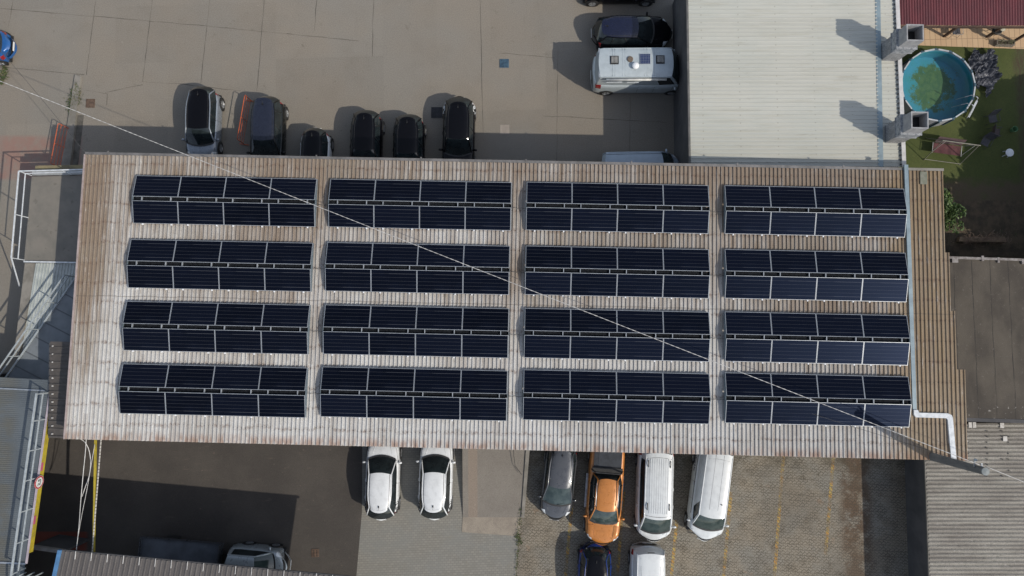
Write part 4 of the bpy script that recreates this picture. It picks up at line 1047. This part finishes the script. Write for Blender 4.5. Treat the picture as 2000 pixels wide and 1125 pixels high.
m = MB(); m.bar(nA+Vector((-.08,.05,.02)), nA+dv+Vector((-.88,0,.02)), .16, .14); m.build('blue_flashing', M('blue_trim', (.08,.20,.38), (.06,.15,.29), 3, .5), bn, world=True)
m = MB(); m.bar(nA+up(-.06), nB+up(-.06), .10, .10); m.build('gutter', darkwall, bn, world=True)
m = MB(); 
for i in range(19):
    p = nA.lerp(nB, (i+.9)/19)+up(.04); m.bar(p+Vector((0,.06,0)), p+dv.normalized()*.32, .025, .03)
m.build('ridge_clip', cable_w, bn, world=True)
lw = thing('low_wall', 'low pale wall end between the yellow board and the brown ribbed roof', 'wall', W(90,1078))
m = MB(); m.bar(W(62,1068,2.2), W(125,1077,2.2), .18, .22); m.build('coping', M('pale_coping', (.30,.29,.28), (.22,.21,.20), 3, .8), lw, world=True)
m = MB(); a, b_ = W(62,1068,2.2), W(125,1077,2.2); m.bar(Vector((a.x,a.y,1.02)), Vector((b_.x,b_.y,1.02)), .13, 2.1); m.build('body', darkwall, lw, world=True)

# ------------------------------------------------------------------ orange barriers
def barrier(px, py, rz, L_, label):
    t = thing('barrier', label, 'barrier', W(px, py), R(rz), 'orange metal barriers')
    m = MB(); 
    m.tube([(-L_/2,0,.05),(-L_/2,0,1.02),(-L_/2+.06,0,1.08),(L_/2-.06,0,1.08),(L_/2,0,1.02),(L_/2,0,.05)], .022, 6); m.build('frame', orangem, t)
    for h in (.25,.52,.8): m = MB(); m.tube([(-L_/2,0,h),(L_/2,0,h)], .016, 6); m.build('rail', orangem, t)
    m = MB(); m.tube([(0,0,.1),(0,0,1.07)], .014, 6); m.build('upright', orangem, t)
    for sx in (-1,1): m = MB(); m.bar((sx*L_/2,-.28,.03),(sx*L_/2,.28,.03), .04, .04); m.build('foot', orangem, t)
barrier(485,240,-98,2.55,'orange tubular barrier standing beside the dark navy-roofed car')
barrier(130,290,-98,2.3,'orange tubular barrier beside the kerb at the left, half in shade')

# ------------------------------------------------------------------ vehicles
def cr(pts, t):
    n_ = len(pts)-1; i = min(int(t*n_), n_-1); f = t*n_-i
    a, b, c, d = pts[max(i-1,0)], pts[i], pts[i+1], pts[min(i+2,n_)]
    return tuple(.5*((2*b[k])+(c[k]-a[k])*f+(2*a[k]-5*b[k]+4*c[k]-d[k])*f*f+(3*b[k]-a[k]-3*c[k]+d[k])*f*f*f) for k in range(len(b)))
def lin(tab, x):
    if x <= tab[0][0]: return tab[0][1]
    for (a, va), (b, vb) in zip(tab[:-1], tab[1:]):
        if x <= b:
            f = (x-a)/(b-a); return va+(vb-va)*(f*f*(3-2*f)*.4+f*.6)
    return tab[-1][1]

GRP = 'vehicles parked around the warehouse'
def car(name, label, cat, px, py, yaw, L=4.2, Wd=1.78, H=1.48, zb=.95, zn=.72, zd=.95, w0=1.15, w1=.35, r1=-1.5, r0=-1.95, wr=.60, wbf=.80, wbr=.76,
        body=None, roofm=None, kind='hatch', wind=None, trim=True, group=GRP, side='glass', tail=True, rails=False, nosebow=.38, tailbow=.36, hoodlines=2, mirrors=True, lampw=.40):
    t = thing(name, label, cat, W(px, py), R(yaw), group); hw = Wd/2; wind = wind or glass_green; roofm = roofm or body
    prof = [(-L/2, zd-.10), (-L/2+.10, zd), (r0+.2, zd+.01), (w0-.2, zb+.02), (w0, zb), (L/2-.55, zn+.13), (L/2-.12, zn), (L/2, zn-.12)]
    boxy = kind in ('van', 'pickup')
    wid = [(-L/2, .86 if boxy else .70), (-L/2+.12, .925 if boxy else .83), (-L/2+.5, .985 if boxy else .955), (-L/2+1.1, 1.0), (L/2-1.3, 1.0), (L/2-.65, .965), (L/2-.15, .82), (L/2, .70)]
    def S(x, q, off=0.0):
        zt = lin(prof, x); wx = hw*lin(wid, x); a = abs(q); sg = 1 if q >= 0 else -1
        sec = [(0, zt+.035), (.30, zt+.032), (.60, zt+.015), (.84, zt-.02), (.965, zt-.12), (1.0, .60*zt), (.995, .40), (.955, .20)]
        y, z = cr(sec, a)
        y2, z2 = cr(sec, min(a+.02, 1.0)); y1, z1 = cr(sec, max(a-.02, 0)); ny, nz = -(z2-z1), (y2-y1)*wx; ln = math.hypot(ny*1.0, nz) or 1
        e = 0
        if x > L/2-.75: e = nosebow*((x-(L/2-.75))/.75)**2
        if x < -L/2+.6: e = -tailbow*(((-L/2+.6)-x)/.6)**2
        xx = x-e*y*y
        return Vector((xx + (off*.9 if x > L/2-.15 else (-off*.9 if x < -L/2+.15 else 0)), sg*(y*wx+off*max(0, ny/ln)), z+off*max(0, nz/ln)))
    xs = [-L/2, -L/2+.05, -L/2+.15, -L/2+.35, -L/2+.6]; k = 10
    xs += [(-L/2+.6)+(L-1.35)*i/k for i in range(1, k)]; xs += [L/2-.75, L/2-.5, L/2-.3, L/2-.15, L/2-.05, L/2]
    NQ = 28; m = MB()
    for x in xs:
        for j in range(NQ+1): m.v.append(S(x, -1+2*j/NQ))
    for i in range(len(xs)-1):
        for j in range(NQ):
            a = i*(NQ+1)+j; m.face((a, a+NQ+1, a+NQ+2, a+1))
    # rounded ends
    for e_, base, sgn in ((0, 0, -1), (1, (len(xs)-1)*(NQ+1), 1)):
        ring = [m.v[base+j].copy() for j in range(NQ+1)]; cz = sum(v.z for v in ring)/len(ring); n0 = len(m.v)
        for v in ring: m.v.append(Vector((v.x+sgn*.05, v.y*.93, cz+(v.z-cz)*.78)))
        for j in range(NQ):
            a, b_ = base+j, n0+j; f = (a, a+1, b_+1, b_); m.face(f if sgn < 0 else f[::-1])
        f = tuple(n0+j for j in range(NQ+1)); m.face(f if sgn < 0 else f[::-1])
    bo_ = m.build('body', body, t); smooth_angle(bo_, 42)
    def patch(nm, x0, x1, q0, q1, off, mm_, nu=5, nv=5, parent=None):
        m = MB(); m.grid(lambda u, v: S(x0+(x1-x0)*u, q0+(q1-q0)*v, off), nu, nv); return m.build(nm, mm_, parent or t, smooth=True)
    # underside shadow plate
    m = MB(); m.box((-L/2+.25,-hw*.86,.16),(L/2-.3,hw*.86,.30)); m.build('chassis', blackp, t)
    # cabin
    wt = hw*wr/.89 if wr > 1 else wr
    def rf(u, v):      # roof: u 0 front..1 rear, v -1..1
        xf = w1+.10*(1-v*v); xr = r1-.10*(1-v*v) if boxy else r1-.16*(1-v*v)+.12*v**6
        nar = 1-.03*u*u-.03*(1-u)**2-.13*max(0,(u-.6)/.4)**2
        if kind in ('van', 'box'): nar = 1-.02*u
        z = H-.07*v**4-.02*v*v-.05*(2*u-1)**2*(1 if kind not in ('van','box') else .3)
        if u < .001 or u > .999: z -= .01
        return Vector((xf+(xr-xf)*u, v*wt*nar, z))
    def bf(v): return Vector((w0+.20*(1-v*v), v*wbf, lin(prof, w0)+.015+.02*(1-v*v)))
    def bz(v): return Vector((r0-(.10 if boxy else .15)*(1-v*v)+(0 if boxy else .10*v**4), v*(wbr if boxy else wbr-.05), lin(prof, max(r0, -L/2+.05))+.02))
    m = MB(); m.grid(lambda a, b: rf(a, -1+2*b), 12, 14); m.build('roof', roofm, t, smooth=True)
    def ws(u, v): 
        a = bf(v*1.0); b_ = rf(0, v); p = a.lerp(b_, u); p.z += .035*math.sin(math.pi*u); return p
    m = MB(); m.grid(lambda a, b: ws(a, -1+2*b), 5, 12, flip=True); m.build('windscreen', wind, t, smooth=True)
    def rw(u, v):
        a = rf(1, v); b_ = bz(v); p = a.lerp(b_, u); p.z += .03*math.sin(math.pi*u); return p
    rmat = glass if kind not in ('van', 'box', 'pickup_box') else body
    m = MB(); m.grid(lambda a, b: rw(a, -1+2*b), 5, 12, flip=True); m.build('rear_window', rmat, t, smooth=True)
    for sg in (-1, 1):
        def sd_(u, v):
            top = rf(u, sg); f0 = bf(sg); b0 = bz(sg); bx = f0.x+(b0.x-f0.x)*u
            mid = min(1, 4*u*(1-u)*1.5); yb_ = (f0.y+(b0.y-f0.y)*u)*(1-mid)+sg*hw*.90*mid
            bot = Vector((bx, yb_, lin(prof, bx)-.03*mid+.0)); p = top.lerp(bot, v); p.y += sg*.02*math.sin(math.pi*v); return p
        if side == 'glass':
            m = MB(); m.grid(lambda a, b: sd_(a, b), 14, 4, flip=(sg > 0)); m.build('side_window', glass, t, smooth=True)
        else:
            m = MB(); m.grid(lambda a, b: sd_(a, b), 14, 4, flip=(sg > 0)); m.build('side_panel', body, t, smooth=True)
            lo_, hi_ = (.03,.22) if side == 'van' else (.03,.9)
            def wn_(a, b):
                p = sd_(lo_+(hi_-lo_)*a, .12+.8*b); p.y += sg*.012; return p
            m = MB(); m.grid(wn_, 6, 3, flip=(sg > 0)); m.build('side_window', glass, t, smooth=True)
        # pillars and cant rail
        m = MB(); m.tube([ws(u, sg*.985) + Vector((0, sg*.008, 0)) for u in (0,.25,.5,.75,1)]+[rf(u, sg)+Vector((0,0,-.01)) for u in (.08,.2,.4,.6,.8,.95)]+[rw(u, sg*.985) for u in (.1,.35,.65,1)], .036, 6)
        m.build('pillar', roofm if kind == 'hatch' and roofm is not body and wt < .6 else body, t, smooth=True)
        if side == 'glass':
            for uu in (.42,.78): m = MB(); m.tube([sd_(uu, v_)+Vector((0,sg*.006,0)) for v_ in (0,.3,.6,1)], .022, 5); m.build('door_pillar', blackp, t, smooth=True)
        if trim:
            m = MB(); pp = [rf(u, sg*.86)+Vector((0,0,.008)) for u in [i/12 for i in range(13)]]
            m.tube(pp, .011, 5); m.build('roof_trim', blackp, t)
        if rails:
            m = MB(); m.tube([rf(u, sg*.93)+Vector((0,0,(.045 if .06 < u < .94 else 0))) for u in (.03,.08,.3,.5,.7,.9,.95)], .016, 6); m.build('roof_rail', blackp, t, smooth=True)
        if mirrors:
            mp = S(w0-.18, sg*.58); mc = Vector((w0-.14, sg*(hw+.06), mp.z+.08))
            m = MB(); m.lathe([(.001,-.07),(.07,-.055),(.09,0),(.075,.05),(.001,.065)], mc, 'x', 12); m.v = [Vector((mc.x+(v_.x-mc.x)*.9, mc.y+(v_.y-mc.y)*1.25, v_.z)) for v_ in m.v]; m.bar(mc, Vector((mc.x+.03, sg*(hw-.12), mc.z-.07)), .06, .05)
            mo = m.build('mirror', body, t, smooth=True)
        # lights
        patch('headlight', L/2-.50, L/2-.03, sg*(.36), sg*(.36+lampw*.65), .012, lampm)
        if tail: patch('taillight', -L/2+.04, -L/2+.40, sg*.46, sg*.66, .014, redl)
        # shut lines
        m = MB()
        if kind != 'van':
            m.tube([S(w0-.05+(L/2-.45-w0)*f, sg*(.50-.05*f), .004) for f in (0,.25,.5,.75,1)], .007, 4)
        for xx in (w0-.25, w0-1.25, w0-2.15):
            if xx > -L/2+.7: m.tube([S(xx, sg*(.56+.36*f), .003) for f in (0,.3,.6,1)], .007, 4)
        m.build('shut_line', blackp, t)
        for xx in (w0-1.05, w0-1.95):
            if xx > -L/2+.6: m = MB(); m.tube([S(xx, sg*.63, .018), S(xx-.16, sg*.63, .018)], .014, 5); m.build('door_handle', body, t)
        for wx in (L/2-.86, -L/2+.80):
            c0 = Vector((wx, sg*(hw*.985-.10), .33))
            m = MB(); m.lathe([(.345,-.1),(.39,.10),(.39,.115),(.33,.118)], c0, 'y', 24) if sg > 0 else m.lathe([(.345,.1),(.39,-.10),(.39,-.115),(.33,-.118)], c0, 'y', 24); m.build('wheel_arch', blackp, t)
            m = MB(); pr = [(.19,-.10),(.30,-.10),(.33,-.06),(.33,.08),(.305,.125),(.21,.13)]
            m.lathe([(a, sg*b_) for a, b_ in pr], c0, 'y', 24); w_ = m.build('wheel', tyre, t, smooth=True)
            m = MB(); m.lathe([(.212,sg*.128),(.19,sg*.10),(.06,sg*.115),(.001,sg*.12)], c0, 'y', 20)
            for k_ in range(5):
                a = k_*2*math.pi/5; m.bar(c0+Vector((.03*math.cos(a),sg*.128,.03*math.sin(a))), c0+Vector((.20*math.cos(a),sg*.128,.20*math.sin(a))), .045, .02, up=(0,1,0))
            m.build('rim', rimm, w_)
    # bumpers, grille, plates, wipers
    patch('grille', L/2-.10, L/2-.01, -.30, .30, .012, blackp, 3, 10)
    def bump_(sg_, z0, z1):
        def f(u, v):
            k_ = (2*u-1)*.97; e = nosebow if sg_ > 0 else tailbow
            return Vector((sg_*(L/2+.065-e*k_*k_), k_*hw*lin(wid, sg_*L/2), z0+(z1-z0)*v))
        return f
    m = MB(); m.grid(bump_(1, .26, .44), 12, 2); m.build('front_bumper', body, t, smooth=True)
    m = MB(); m.grid(bump_(-1, .28, .46), 12, 2); m.build('rear_bumper', body, t, smooth=True)
    pw = M('plate_white', (.7,.7,.68), None, rough=.4) if 'plate_white' not in bpy.data.materials else bpy.data.materials['plate_white']
    m = MB(); m.box((-L/2-.075,-.26,.52),(-L/2-.06,.26,.63)); m.build('number_plate', pw, t)
    m = MB(); m.box((L/2+.06,-.26,.36),(L/2+.075,.26,.47)); m.build('number_plate', pw, t)
    m = MB(); m.tube([bf(-.8)+Vector((-.03,0,.03)), bf(-.35)+Vector((-.16,0,.075)), bf(.02)+Vector((-.2,0,.09))], .011, 4); m.build('wiper', blackp, t); m = MB(); m.tube([bf(.02)+Vector((-.02,0,.03)), bf(.4)+Vector((-.12,0,.07)), bf(.75)+Vector((-.18,0,.08))], .011, 4); m.build('wiper', blackp, t)
    m = MB(); m.grid(lambda a, b: bf(-.97+1.94*b)+Vector((-.02+.09*a, 0, .012-.012*a)), 2, 12); m.build('cowl', blackp, t, smooth=True)
    if hoodlines:
        for sg in (-1, 1): m = MB(); m.tube([S(w0+.22+(L/2-.4-w0-.22)*f, sg*(.30-.07*f), .0) for f in (0,.33,.66,1)], .012, 5); m.build('hood_crease', body, t, smooth=True)
    if kind in ('hatch',):
        m = MB(); p = rf(.86, 0); m.bar(p+up(.0), p+Vector((-.02,0,.05)), .05, .10); m.tube([p+up(.03), p+Vector((-.16,0,.10))], .006, 4); m.build('aerial', blackp, t)
        m = MB(); m.grid(lambda a, b: rf(.985+.0*a, -.84+1.68*b)+Vector((.05-.13*a, 0, .012-.015*a)), 3, 12); m.build('spoiler', roofm, t, smooth=True)
    t['__'] = 0; del t['__']
    return t, S, rf, rw

white = paint('white_car_paint', (.66,.68,.69), .28)
white2 = paint('white_van_paint', (.60,.625,.63), .35)
black_ = paint('black_car_paint', (.003,.003,.0045), .14, 0, .05, .22)
darkg = paint('dark_green_black_paint', (.008,.009,.009), .2, 0, .15, .3)
navy = paint('navy_paint', (.007,.010,.032), .22, 0, .3)
greyp = paint('grey_metallic', (.085,.09,.10), .3, .35)
silverp = paint('silver_blue_metallic', (.24,.27,.31), .3, .35)
silver2 = paint('silver_metallic', (.36,.40,.42), .3, .3)
orangep = paint('orange_metallic', (.50,.190,.040), .3, .15)
bluep = paint('deep_blue_paint', (.010,.035,.18), .2, 0, .6)
bluep2 = paint('bright_blue_paint', (.012,.09,.28), .2, .1, 1)
camperp = paint('pale_blue_metallic', (.42,.475,.50), .36, .1)
vanblue = paint('pale_grey_blue_paint', (.33,.40,.47), .35)
navyroof = paint('navy_roof_film', (.014,.018,.034), .28, 0, .2)

def scroll(t, S, colr, ln=1):
    """the swirling line graphic on the rear quarters"""
    for sg in (-1, 1):
        m = MB()
        def ln_(P, r_=.018): 
            m.tube([S(x, sg*(.45+(q_-.46)*.72), .014) for x, q_ in P], r_, 5)
        ln_([(-1.30,.66),(-1.32,.54),(-1.45,.50),(-1.62,.56),(-1.70,.66),(-1.62,.74),(-1.50,.72),(-1.48,.62),(-1.60,.60)])
        ln_([(-1.28,.76),(-1.46,.80),(-1.66,.80),(-1.84,.74),(-1.90,.62),(-1.82,.52),(-1.68,.46)])
        ln_([(-1.20,.60),(-1.22,.72),(-1.36,.76)]); ln_([(-1.95,.56),(-1.80,.60),(-1.76,.70)])
        m.build('scroll_graphic', colr, t, smooth=True)
suv = dict(L=4.32, Wd=1.80, H=1.58, zb=1.0, zn=.80, zd=1.0, w0=1.02, w1=.33, r1=-1.46, r0=-1.96, wr=.62, wbf=.76, wbr=.78)
t, S, rf, rw = car('parked_car', 'white hatchback with black scrollwork, left of the two white cars below the solar roof', 'car', 752, 929, 89, body=white, wind=glass, **suv); scroll(t, S, blackp)
t, S, rf, rw = car('parked_car', 'white hatchback with black scrollwork, right-hand of the pair beside the concrete ramp', 'car', 854, 928, 88.5, body=white, wind=glass, **suv); scroll(t, S, blackp)
t, S, rf, rw = car('parked_car', 'glossy black hatchback with white scrollwork on its rear quarters, rightmost car of the upper row', 'car', 898, 272, -91, body=black_, wind=glass, **suv); scroll(t, S, white)
car('parked_car', 'silver-grey hatchback with black roof, leftmost car of the upper row', 'car', 407, 251, -90.5, L=4.2, Wd=1.8, H=1.50, body=silverp, roofm=black_, wr=.67, r1=-1.6, r0=-1.98, w0=1.05, w1=.35, wind=glass, tail=True)
car('parked_car', 'dark estate car with navy roof next to the orange barrier', 'car', 531, 274, -90, L=4.5, Wd=1.86, H=1.62, body=darkg, roofm=navyroof, wr=.66, r1=-1.75, r0=-2.1, w0=1.1, w1=.35, wind=glass)
car('parked_car', 'small white car with black roof tucked under the top eave', 'car', 622, 325, -91, L=3.9, Wd=1.68, H=1.5, body=white, roofm=black_, wr=.54, wbf=.68, wbr=.66, r1=-1.45, r0=-1.8, w0=.95, w1=.25, wind=glass)
car('parked_car', 'black hatchback with bright red tail lights in the upper row', 'car', 720, 297, -91, L=4.2, Wd=1.78, H=1.5, body=black_, roofm=black_, r1=-1.6, r0=-1.98, w0=1.05, w1=.2, wind=glass)
car('parked_car', 'plain black hatchback with dull tail lights, second from right in the upper row', 'car', 802, 303, -90.5, L=4.1, Wd=1.75, H=1.5, body=black_, roofm=black_, r1=-1.55, r0=-1.92, w0=1.05, w1=.2, wind=glass)
car('parked_car', 'bright blue car cut off by the left edge of the picture', 'car', -34, 99, 180, L=4.3, Wd=1.78, H=1.4, body=bluep2, r1=-1.1, r0=-1.7, w0=1.0, w1=.2, zd=.92)
car('parked_car', 'dark navy estate car above the camper van, its bonnet in shade', 'car', 1231, 73, 0, L=4.45, Wd=1.82, H=1.5, body=black_, roofm=navy, r1=-1.6, r0=-2.0, w0=.95, w1=.15, wr=.64, wind=glass)
car('parked_car', 'black car mostly cut off by the top edge, showing its wheels', 'car', 1208, -17, 0, L=4.7, Wd=1.82, H=1.45, body=black_, roofm=black_, r1=-1.6, r0=-2.1, w0=1.0, w1=.15)
t, S, rf, rw = car('parked_car', 'grey metallic hatchback right of the concrete ramp', 'car', 1090, 936, -96.5, L=4.05, Wd=1.74, H=1.50, body=greyp, r1=-1.62, r0=-1.92, w0=.98, w1=.12, wr=.62, zn=.76)
car('parked_car', 'deep blue car with dark roof at the bottom edge, below the orange pickup', 'car', 1158, 1134, -92, L=4.3, Wd=1.78, H=1.55, body=bluep, roofm=black_, r1=-1.55, r0=-1.92, w0=1.05, w1=.3, wind=glass, wr=.60, rails=False)

# orange pickup
t, S, rf, rw = car('pickup_truck', 'orange double-cab pickup truck with black load cover', 'pickup truck', 1178, 957, -94.5, L=5.35, Wd=1.88, H=1.80, zb=1.12, zn=1.02, zd=1.12, w0=1.36, w1=.68, r1=-.82, r0=-1.05, wr=.60, wbf=.77, wbr=.74, body=orangep, kind='pickup', lampw=.3, nosebow=.34, tailbow=.08)
m = MB(); m.box((-2.50,-.74,1.10),(-1.16,.74,1.17)); m.box((-2.40,-.50,1.17),(-1.45,.56,1.185)); m.build('load_cover', M('load_cover_black', (.018,.02,.024), (.035,.04,.048), 3, .4), t)
m = MB(); m.box((-1.42,-.80,1.17),(-1.12,.80,1.26)); m.tube([(-1.25,-.82,1.1),(-1.2,-.66,1.66),(-1.2,.66,1.66),(-1.25,.82,1.1)], .045, 8); m.build('roll_bar', blackp, t)
m = MB()
for yy in (-.36,-.18,0,.18,.36): m.box((-.42,yy-.012,1.775-abs(yy)*.05),(.22,yy+.012,1.80-abs(yy)*.05))
m.build('roof_rib', orangep, t)
for sg in (-1,1):
    m = MB(); m.tube([(-.75,sg*.58,1.78),(-.65,sg*.58,1.84),(.45,sg*.57,1.84),(.55,sg*.57,1.77)], .022, 6); m.build('roof_rail', rimm, t, smooth=True)
    m = MB(); m.box((-.9,sg*.96-.06,.38),(.9,sg*.96+.06,.44)); m.build('side_step', rimm, t)
for sg in (-1,1):
    m = MB(); m.grid(lambda u, v: S(1.62+.75*u, sg*(.28+.18*v), .02+.02*math.sin(math.pi*v)*math.sin(math.pi*u)), 6, 5); m.build('bonnet_bulge', orangep, t, smooth=True)

# vans
t, S, rf, rw = car('van', 'white passenger van with ribbed roof right of the orange pickup', 'van', 1273, 958, -92.5, L=4.95, Wd=1.92, H=1.97, zb=1.22, zn=1.02, zd=1.25, w0=1.75, w1=1.02, r1=-2.22, r0=-2.36, wr=.70, wbf=.80, wbr=.80, body=white2, kind='van', side='long', trim=False, lampw=.3, nosebow=.42, tailbow=.10)
m = MB()
for yy in [-.46+.115*i for i in range(9)]: m.box((-2.0,yy-.014,1.955-.09*yy*yy),(.80,yy+.014,1.978-.09*yy*yy))
m.build('roof_rib', white2, t)
m = MB(); m.tube([rf(.04,v) + up(.004) for v in (-.95,-.5,0,.5,.95)], .008, 4); m.tube([rf(.93,v) + up(.004) for v in (-.95,-.5,0,.5,.95)], .008, 4); m.build('roof_seam', blackp, t)
for sg in (-1,1):
    for x0 in (-1.75, .45): m = MB(); m.tube([(x0-.18,sg*.575,1.95),(x0,sg*.575,1.985),(x0+.18,sg*.575,1.95)], .022, 6); m.build('roof_mount', blackp, t, smooth=True)
t, S, rf, rw = car('van', 'white panel van with faint lettering on its side, rightmost vehicle of the lower row', 'van', 1378, 957, -98.6, L=4.95, Wd=1.92, H=1.95, zb=1.25, zn=1.05, zd=1.25, w0=1.62, w1=.98, r1=-2.22, r0=-2.38, wr=.69, wbf=.82, wbr=.80, body=white2, kind='van', side='van', trim=False, lampw=.3, nosebow=.55, tailbow=.12, hoodlines=0)
m = MB()
for yy in (-.22,.22): m.tube([(x, yy, 1.945-.02) if False else rf((1.0-x)/3.2, yy/.69)+up(.003) for x in (.6,0,-.8,-1.5,-2.1)], .006, 4)
m.tube([rf(.9,v)+up(.004) for v in (-.8,-.3,.3,.8)], .007, 4); m.build('roof_seam', M('seam_grey', (.25,.26,.27), None, rough=.6), t)
m = MB(); m.tube([rf(.22,.55)+up(.0), rf(.22,.55)+up(.06)], .03, 8); m.build('aerial', blackp, t)
m = MB()
m.tube([S(x, -.58, .02) for x in (1.1,.4,-.4,-1.2,-2.0)], .013, 5); m.build('side_rub_strip', blackp, t, smooth=True)
m = MB(); rd = random.Random(2)      # faint unreadable lettering on the driver side: small strokes
xx = -1.0
letters = 8
for i in range(letters):
    x0 = -1.05-.135*i; k_ = i % 4
    for (a, b_, c_, d_) in (((0,.0,0,.06),(.08,.0,.08,.06),(0,.06,.08,.06)), ((0,0,0,.06),(0,.03,.08,.03),(0,.0,.08,.0)), ((0,0,0,.06),(0,.0,.07,.0),(0,.03,.07,.03),(0,.06,.07,.06)), ((0,0,.08,0),(.08,0,.08,.06),(.08,.06,0,.06),(0,.06,0,0)))[k_]:
        m.tube([S(x0-a, -(.66+b_), .012), S(x0-c_, -(.66+d_), .012)], .010, 4)
m.build('lettering', M('faded_lettering', (.10,.10,.14), None, rough=.6), t)
t, S, rf, rw = car('van', 'white van with its tail towards us, cut off by the bottom edge', 'van', 1259, 1140, -91.5, L=4.5, Wd=1.84, H=1.86, zb=1.22, zn=1.02, zd=1.2, w0=1.5, w1=.9, r1=-2.0, r0=-2.14, wr=.70, wbf=.80, wbr=.82, body=white2, kind='van', side='van', trim=False, tailbow=.18, lampw=.3)
m = MB(); m.tube([rf(.93,-.8)+up(.004), rf(.93,.8)+up(.004)], .008, 4); m.tube([rf(.55,-.7)+up(.004), rf(.8,-.75)+up(.004), rf(.8,.75)+up(.004), rf(.55,.7)+up(.004)], .006, 4); m.build('roof_seam', bpy.data.materials['seam_grey'], t)
m = MB(); p = rw(.08,0); m.box((p.x-.05,-.18,p.z-.02),(p.x-.02,.18,p.z+.01)); m.build('brake_lamp', blackp, t)
t, S, rf, rw = car('van', 'pale blue-grey van half hidden by the top eave beside the white-roofed building', 'van', 1247, 339, 0.5, L=4.5, Wd=1.84, H=1.9, zb=1.22, zn=1.02, zd=1.2, w0=1.5, w1=.95, r1=-2.0, r0=-2.14, wr=.76, wbf=.80, wbr=.82, body=vanblue, kind='van', side='van', trim=True, lampw=.3)

# camper van
t, S, rf, rw = car('camper_van', 'pale blue camper van with roof solar panel and white satellite dish', 'camper van', 1246, 153, 0, L=5.35, Wd=1.98, H=2.42, zb=1.3, zn=1.1, zd=1.35, w0=1.95, w1=1.42, r1=-2.40, r0=-2.52, wr=.80, wbf=.84, wbr=.86, body=camperp, kind='van', side='van', trim=False, lampw=.3, tailbow=.10)
def rz_(y): return 2.42-.05*(y/.8)**4-.02*(y/.8)**2
m = MB()
for x0 in (-1.75,-1.62,-1.22,-1.08,-.05,.10,.48,.62,.75):
    m.tube([(x0, y, rz_(y)-.004) for y in (-.76,-.4,0,.4,.76)], .012, 5)
m.build('roof_rib', camperp, t, smooth=True)
greyv = M('vent_grey', (.22,.22,.21), (.15,.15,.145), 9, .6)
for i, (x0, y0, w) in enumerate(((-1.66,.10,.20),(.80,.12,.20))):
    m = MB(); m.box((x0-w-.03,y0-w-.03,2.40),(x0+w+.03,y0+w+.03,2.44)); v_ = m.build('roof_vent', blackp, t); m = MB(); m.box((x0-w+.03,y0-w+.03,2.442),(x0+w-.03,y0+w-.03,2.50)); m.box((x0-.02,y0-w+.05,2.50),(x0+.02,y0+w-.05,2.515)); m.build('lid', greyv, v_)
m = MB(); m.lathe([(.16,2.40),(.16,2.47),(.12,2.49),(.001,2.49)], (-.82,.14,0), 'z', 20); m.build('roof_vent', M('brownish_vent', (.16,.12,.09), (.10,.08,.06), 12, .8), t)
m = MB(); m.box((-.30,-.14,2.43),(.27,.43,2.46)); sp = m.build('solar_panel', alu, t)
m = MB(); m.box((-.28,-.12,2.461),(.25,.41,2.466)); m.build('cells', M('blue_cells', (.012,.025,.085), (.02,.035,.11), 14, .2), sp)
m = MB()
for i in range(1,6): m.box((-.28+.53*i/6-.003,-.12,2.4665),(-.28+.53*i/6+.003,.41,2.468)); m.box((-.28,-.12+.53*i/6-.003,2.4668),(.25,-.12+.53*i/6+.003,2.4683))
m.build('grid_lines', alu, sp)
ds = MB(); ds.lathe([(.001,.10),(.10,.08),(.17,.04),(.19,0),(.185,-.02),(.001,.02)], (-.55,-.26,2.56), 'z', 24); d_ = ds.build('satellite_dish', M('dish_white', (.80,.81,.82), None, rough=.35), t, smooth=True); ds = MB(); ds.tube([(-.5,-.22,2.40),(-.55,-.26,2.56)], .03, 8); ds.build('mount', greyv, d_)
m = MB(); m.tube([(-2.1,-.93,2.28),(1.15,-.93,2.28)], .065, 8); a_ = m.build('awning_roll', M('awning_cream', (.62,.62,.58), (.5,.5,.47), 4, .5), t, smooth=True)
m = MB(); m.box((-2.05,-1.0,2.02),(-1.2,-.965,2.06)); m.box((-.95,-1.0,2.0),(-.3,-.965,2.03)); m.build('rain_strip', whitemetal, t)
m = MB(); m.box((-2.50,-.8,2.30),(-2.42,.8,2.34)); m.build('rear_gutter', steel, t)

# flatbed truck
t, S, rf, rw = car('flatbed_truck', 'silver-cabbed flatbed truck in the dark shade above the brown ribbed roof', 'truck', 515, 1094, -4.6, L=3.1, Wd=1.90, H=1.90, zb=1.22, zn=1.08, zd=1.2, w0=.80, w1=.05, r1=-1.32, r0=-1.42, wr=.70, wbf=.82, wbr=.82, body=silver2, kind='van', side='long', trim=False, tail=False, lampw=.3, nosebow=.42, tailbow=.02)
m = MB(); m.box((-6.35,-1.0,.88),(-1.95,1.0,.98)); m.build('flat_bed', M('bed_sheet', (.11,.125,.15), (.075,.085,.10), 1.2, .6), t)
m = MB()
for sg in (-1,1): m.box((-6.35,sg*1.0-.02,.98),(-2.0,sg*1.0+.02,1.12))
m.box((-6.37,-1.0,.98),(-6.33,1.0,1.12)); m.box((-1.98,-1.0,.98),(-1.92,1.0,1.55)); m.build('drop_side', greyp, t)
m = MB(); m.box((-6.2,-.45,.55),(-1.2,-.3,.88)); m.box((-6.2,.3,.55),(-1.2,.45,.88)); m.build('chassis_rail', blackp, t)
for sg in (-1,1): m = MB(); m.lathe([(.19,-.10),(.38,-.10),(.38,.10),(.19,.11),(.001,.08)], (-4.9,sg*.83,.38), 'y', 20); m.build('wheel', tyre, t)

for o in bpy.data.objects:
    if o.type == 'EMPTY' and o.name.startswith('tmp'): bpy.data.objects.remove(o)
